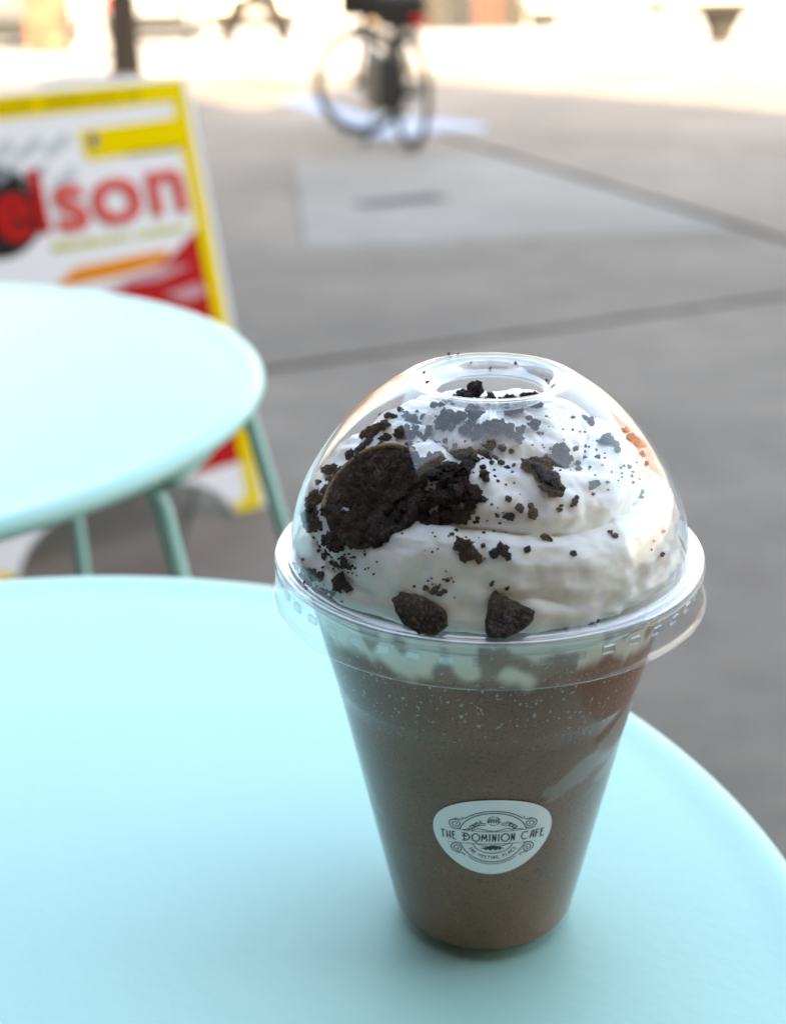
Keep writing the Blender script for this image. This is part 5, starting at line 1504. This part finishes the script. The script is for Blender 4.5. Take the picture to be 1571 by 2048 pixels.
# ------------------------------------------------------------------ picnic tables in the sun
def picnic(name, loc, rz, m, label, dark=None, W=0.75, L=1.7):
    t = empty(name, loc, rz)
    tag(t, label, 'picnic table', 'picnic tables out in the sun')
    for k in range(5):
        y0 = -W / 2 + k * W / 5
        MB().box(-L / 2, y0 + 0.004, 0.64, L / 2, y0 + W / 5 - 0.004, 0.74, ch=0.004).build('plank', m, t)
    for s_ in (-1, 1):
        for k in range(2):
            y0 = s_ * 0.66 + (k - 1) * 0.14
            MB().box(-L / 2, y0 + 0.004, 0.38, L / 2, y0 + 0.136, 0.45, ch=0.004).build('seat_plank', m, t)
    for x in (-L / 2 + 0.28, L / 2 - 0.28):
        MB().box(x - 0.05, -0.72, 0.24, x + 0.05, 0.72, 0.377).build('seat_beam', dark or m, t)
        MB().box(x - 0.04, -W / 2 + 0.03, 0.55, x + 0.04, W / 2 - 0.03, 0.637).build('top_beam', dark or m, t)
        for s_ in (-1, 1):
            MB().tube([(x + 0.07, s_ * 0.26, 0.69), (x + 0.07, s_ * 0.58, 0.0)], 0.085, 6).build('leg', dark or m, t)
    return t


picnic('picnic_table', (-2.45, 28.2, gz(28.2)), R(86), M['dark_wood'], 'dark wooden picnic table standing alone on the sunlit ground', W=0.7, L=1.5)

# pale stone pedestal tables on the right
def stone_table(loc, rz, label, S=1.0, dark=True):
    t = empty('stone_table', loc, rz)
    tag(t, label, 'table', 'pale stone tables in the sun')
    MB().box(-0.80 * S, -0.40, 0.63, 0.80 * S, 0.40, 0.71, ch=0.012).build('tabletop', M['stone'], t)
    pm = M['dark_wood'] if dark else M['stone']  # pedestal and frame coloured dark for the shade below the tabletop
    MB().prism([(-0.34, 0.487), (-0.14, 0.12), (-0.16, 0.0), (0.16, 0.0), (0.14, 0.12), (0.34, 0.487)], -0.16, 0.16, Matrix.Translation((0.42 * S, 0, 0)) @ Matrix.Rotation(PI / 2, 4, 'X')).build('pedestal', pm, t, fix=True)
    MB().box(-0.74 * S, -0.38, 0.49, 0.78 * S, 0.38, 0.627, ch=0.006).build('under_frame', pm, t)
    MB().box(-0.76 * S, -0.05, 0.0, -0.68 * S, 0.05, 0.487, ch=0.006).build('leg', M['stone'], t)
    return t


stone_table((4.95, 23.9, gz(23.9)), R(14), 'pale stone table with tapered pedestal coloured dark for shade at the right of the square')
stone_table((3.1, 27.0, gz(27.0)), R(5), 'pale stone table further off, left of the one with the pedestal coloured dark for shade', S=0.8, dark=False)

# pale column, post and planter far off
cl = empty('stone_column', (-4.54, 23.2, gz(23.2)))
tag(cl, 'short cream stone column lit by the sun left of the tree trunk', 'column')
MB().box(-0.24, -0.24, 0.0, 0.24, 0.24, 0.15, ch=0.02).build('plinth', M['stone'], cl)
MB().lathe([(0.2, 0.15), (0.2, 0.2), (0.17, 0.25), (0.16, 2.2), (0.19, 2.3), (0.24, 2.4), (0.001, 2.42)], 24).build('shaft', M['cream_wall'], cl, True)
po = empty('brick_pier', (-5.6, 25.0, gz(25.0)))
tag(po, 'low red brick pier in the sun left of the cream column', 'pier')
MB().box(-0.32, -0.3, 0, 0.32, 0.3, 1.9, ch=0.01).build('shaft', M['brick'], po)
MB().box(-0.38, -0.36, 1.9, 0.38, 0.36, 2.02, ch=0.02).build('cap', M['stone'], po)
ks = empty('kiosk', (-9.0, 33.5, gz(33.5)))
tag(ks, 'tan kiosk with a flat roof behind the grey car at the far left', 'kiosk')
MB().box(-1.3, -1.0, 0, 1.3, 1.0, 2.5).build('wall', M['kiosk'], ks)
MB().box(-1.5, -1.25, 2.5, 1.5, 1.2, 2.65, ch=0.02).build('roof', M['wall_b'], ks)
MB().box(-0.9, -1.03, 1.0, 0.2, -1.003, 2.1).build('window', M['glass'], ks)
dk = MB().box(0.45, -1.03, 0.0, 1.1, -1.003, 2.1).build('door', M['wall_b'], ks)
pp = empty('timber_post', (-0.28, 35.0, gz(35.0)))
tag(pp, 'square tan timber post beyond the bicycle saddle', 'post')
MB().box(-0.22, -0.2, 0, 0.22, 0.2, 1.5, ch=0.02).build('shaft', M['wood'], pp)
MB().box(-0.27, -0.25, 1.5, 0.27, 0.25, 1.58, ch=0.02).build('cap', M['wood'], pp)
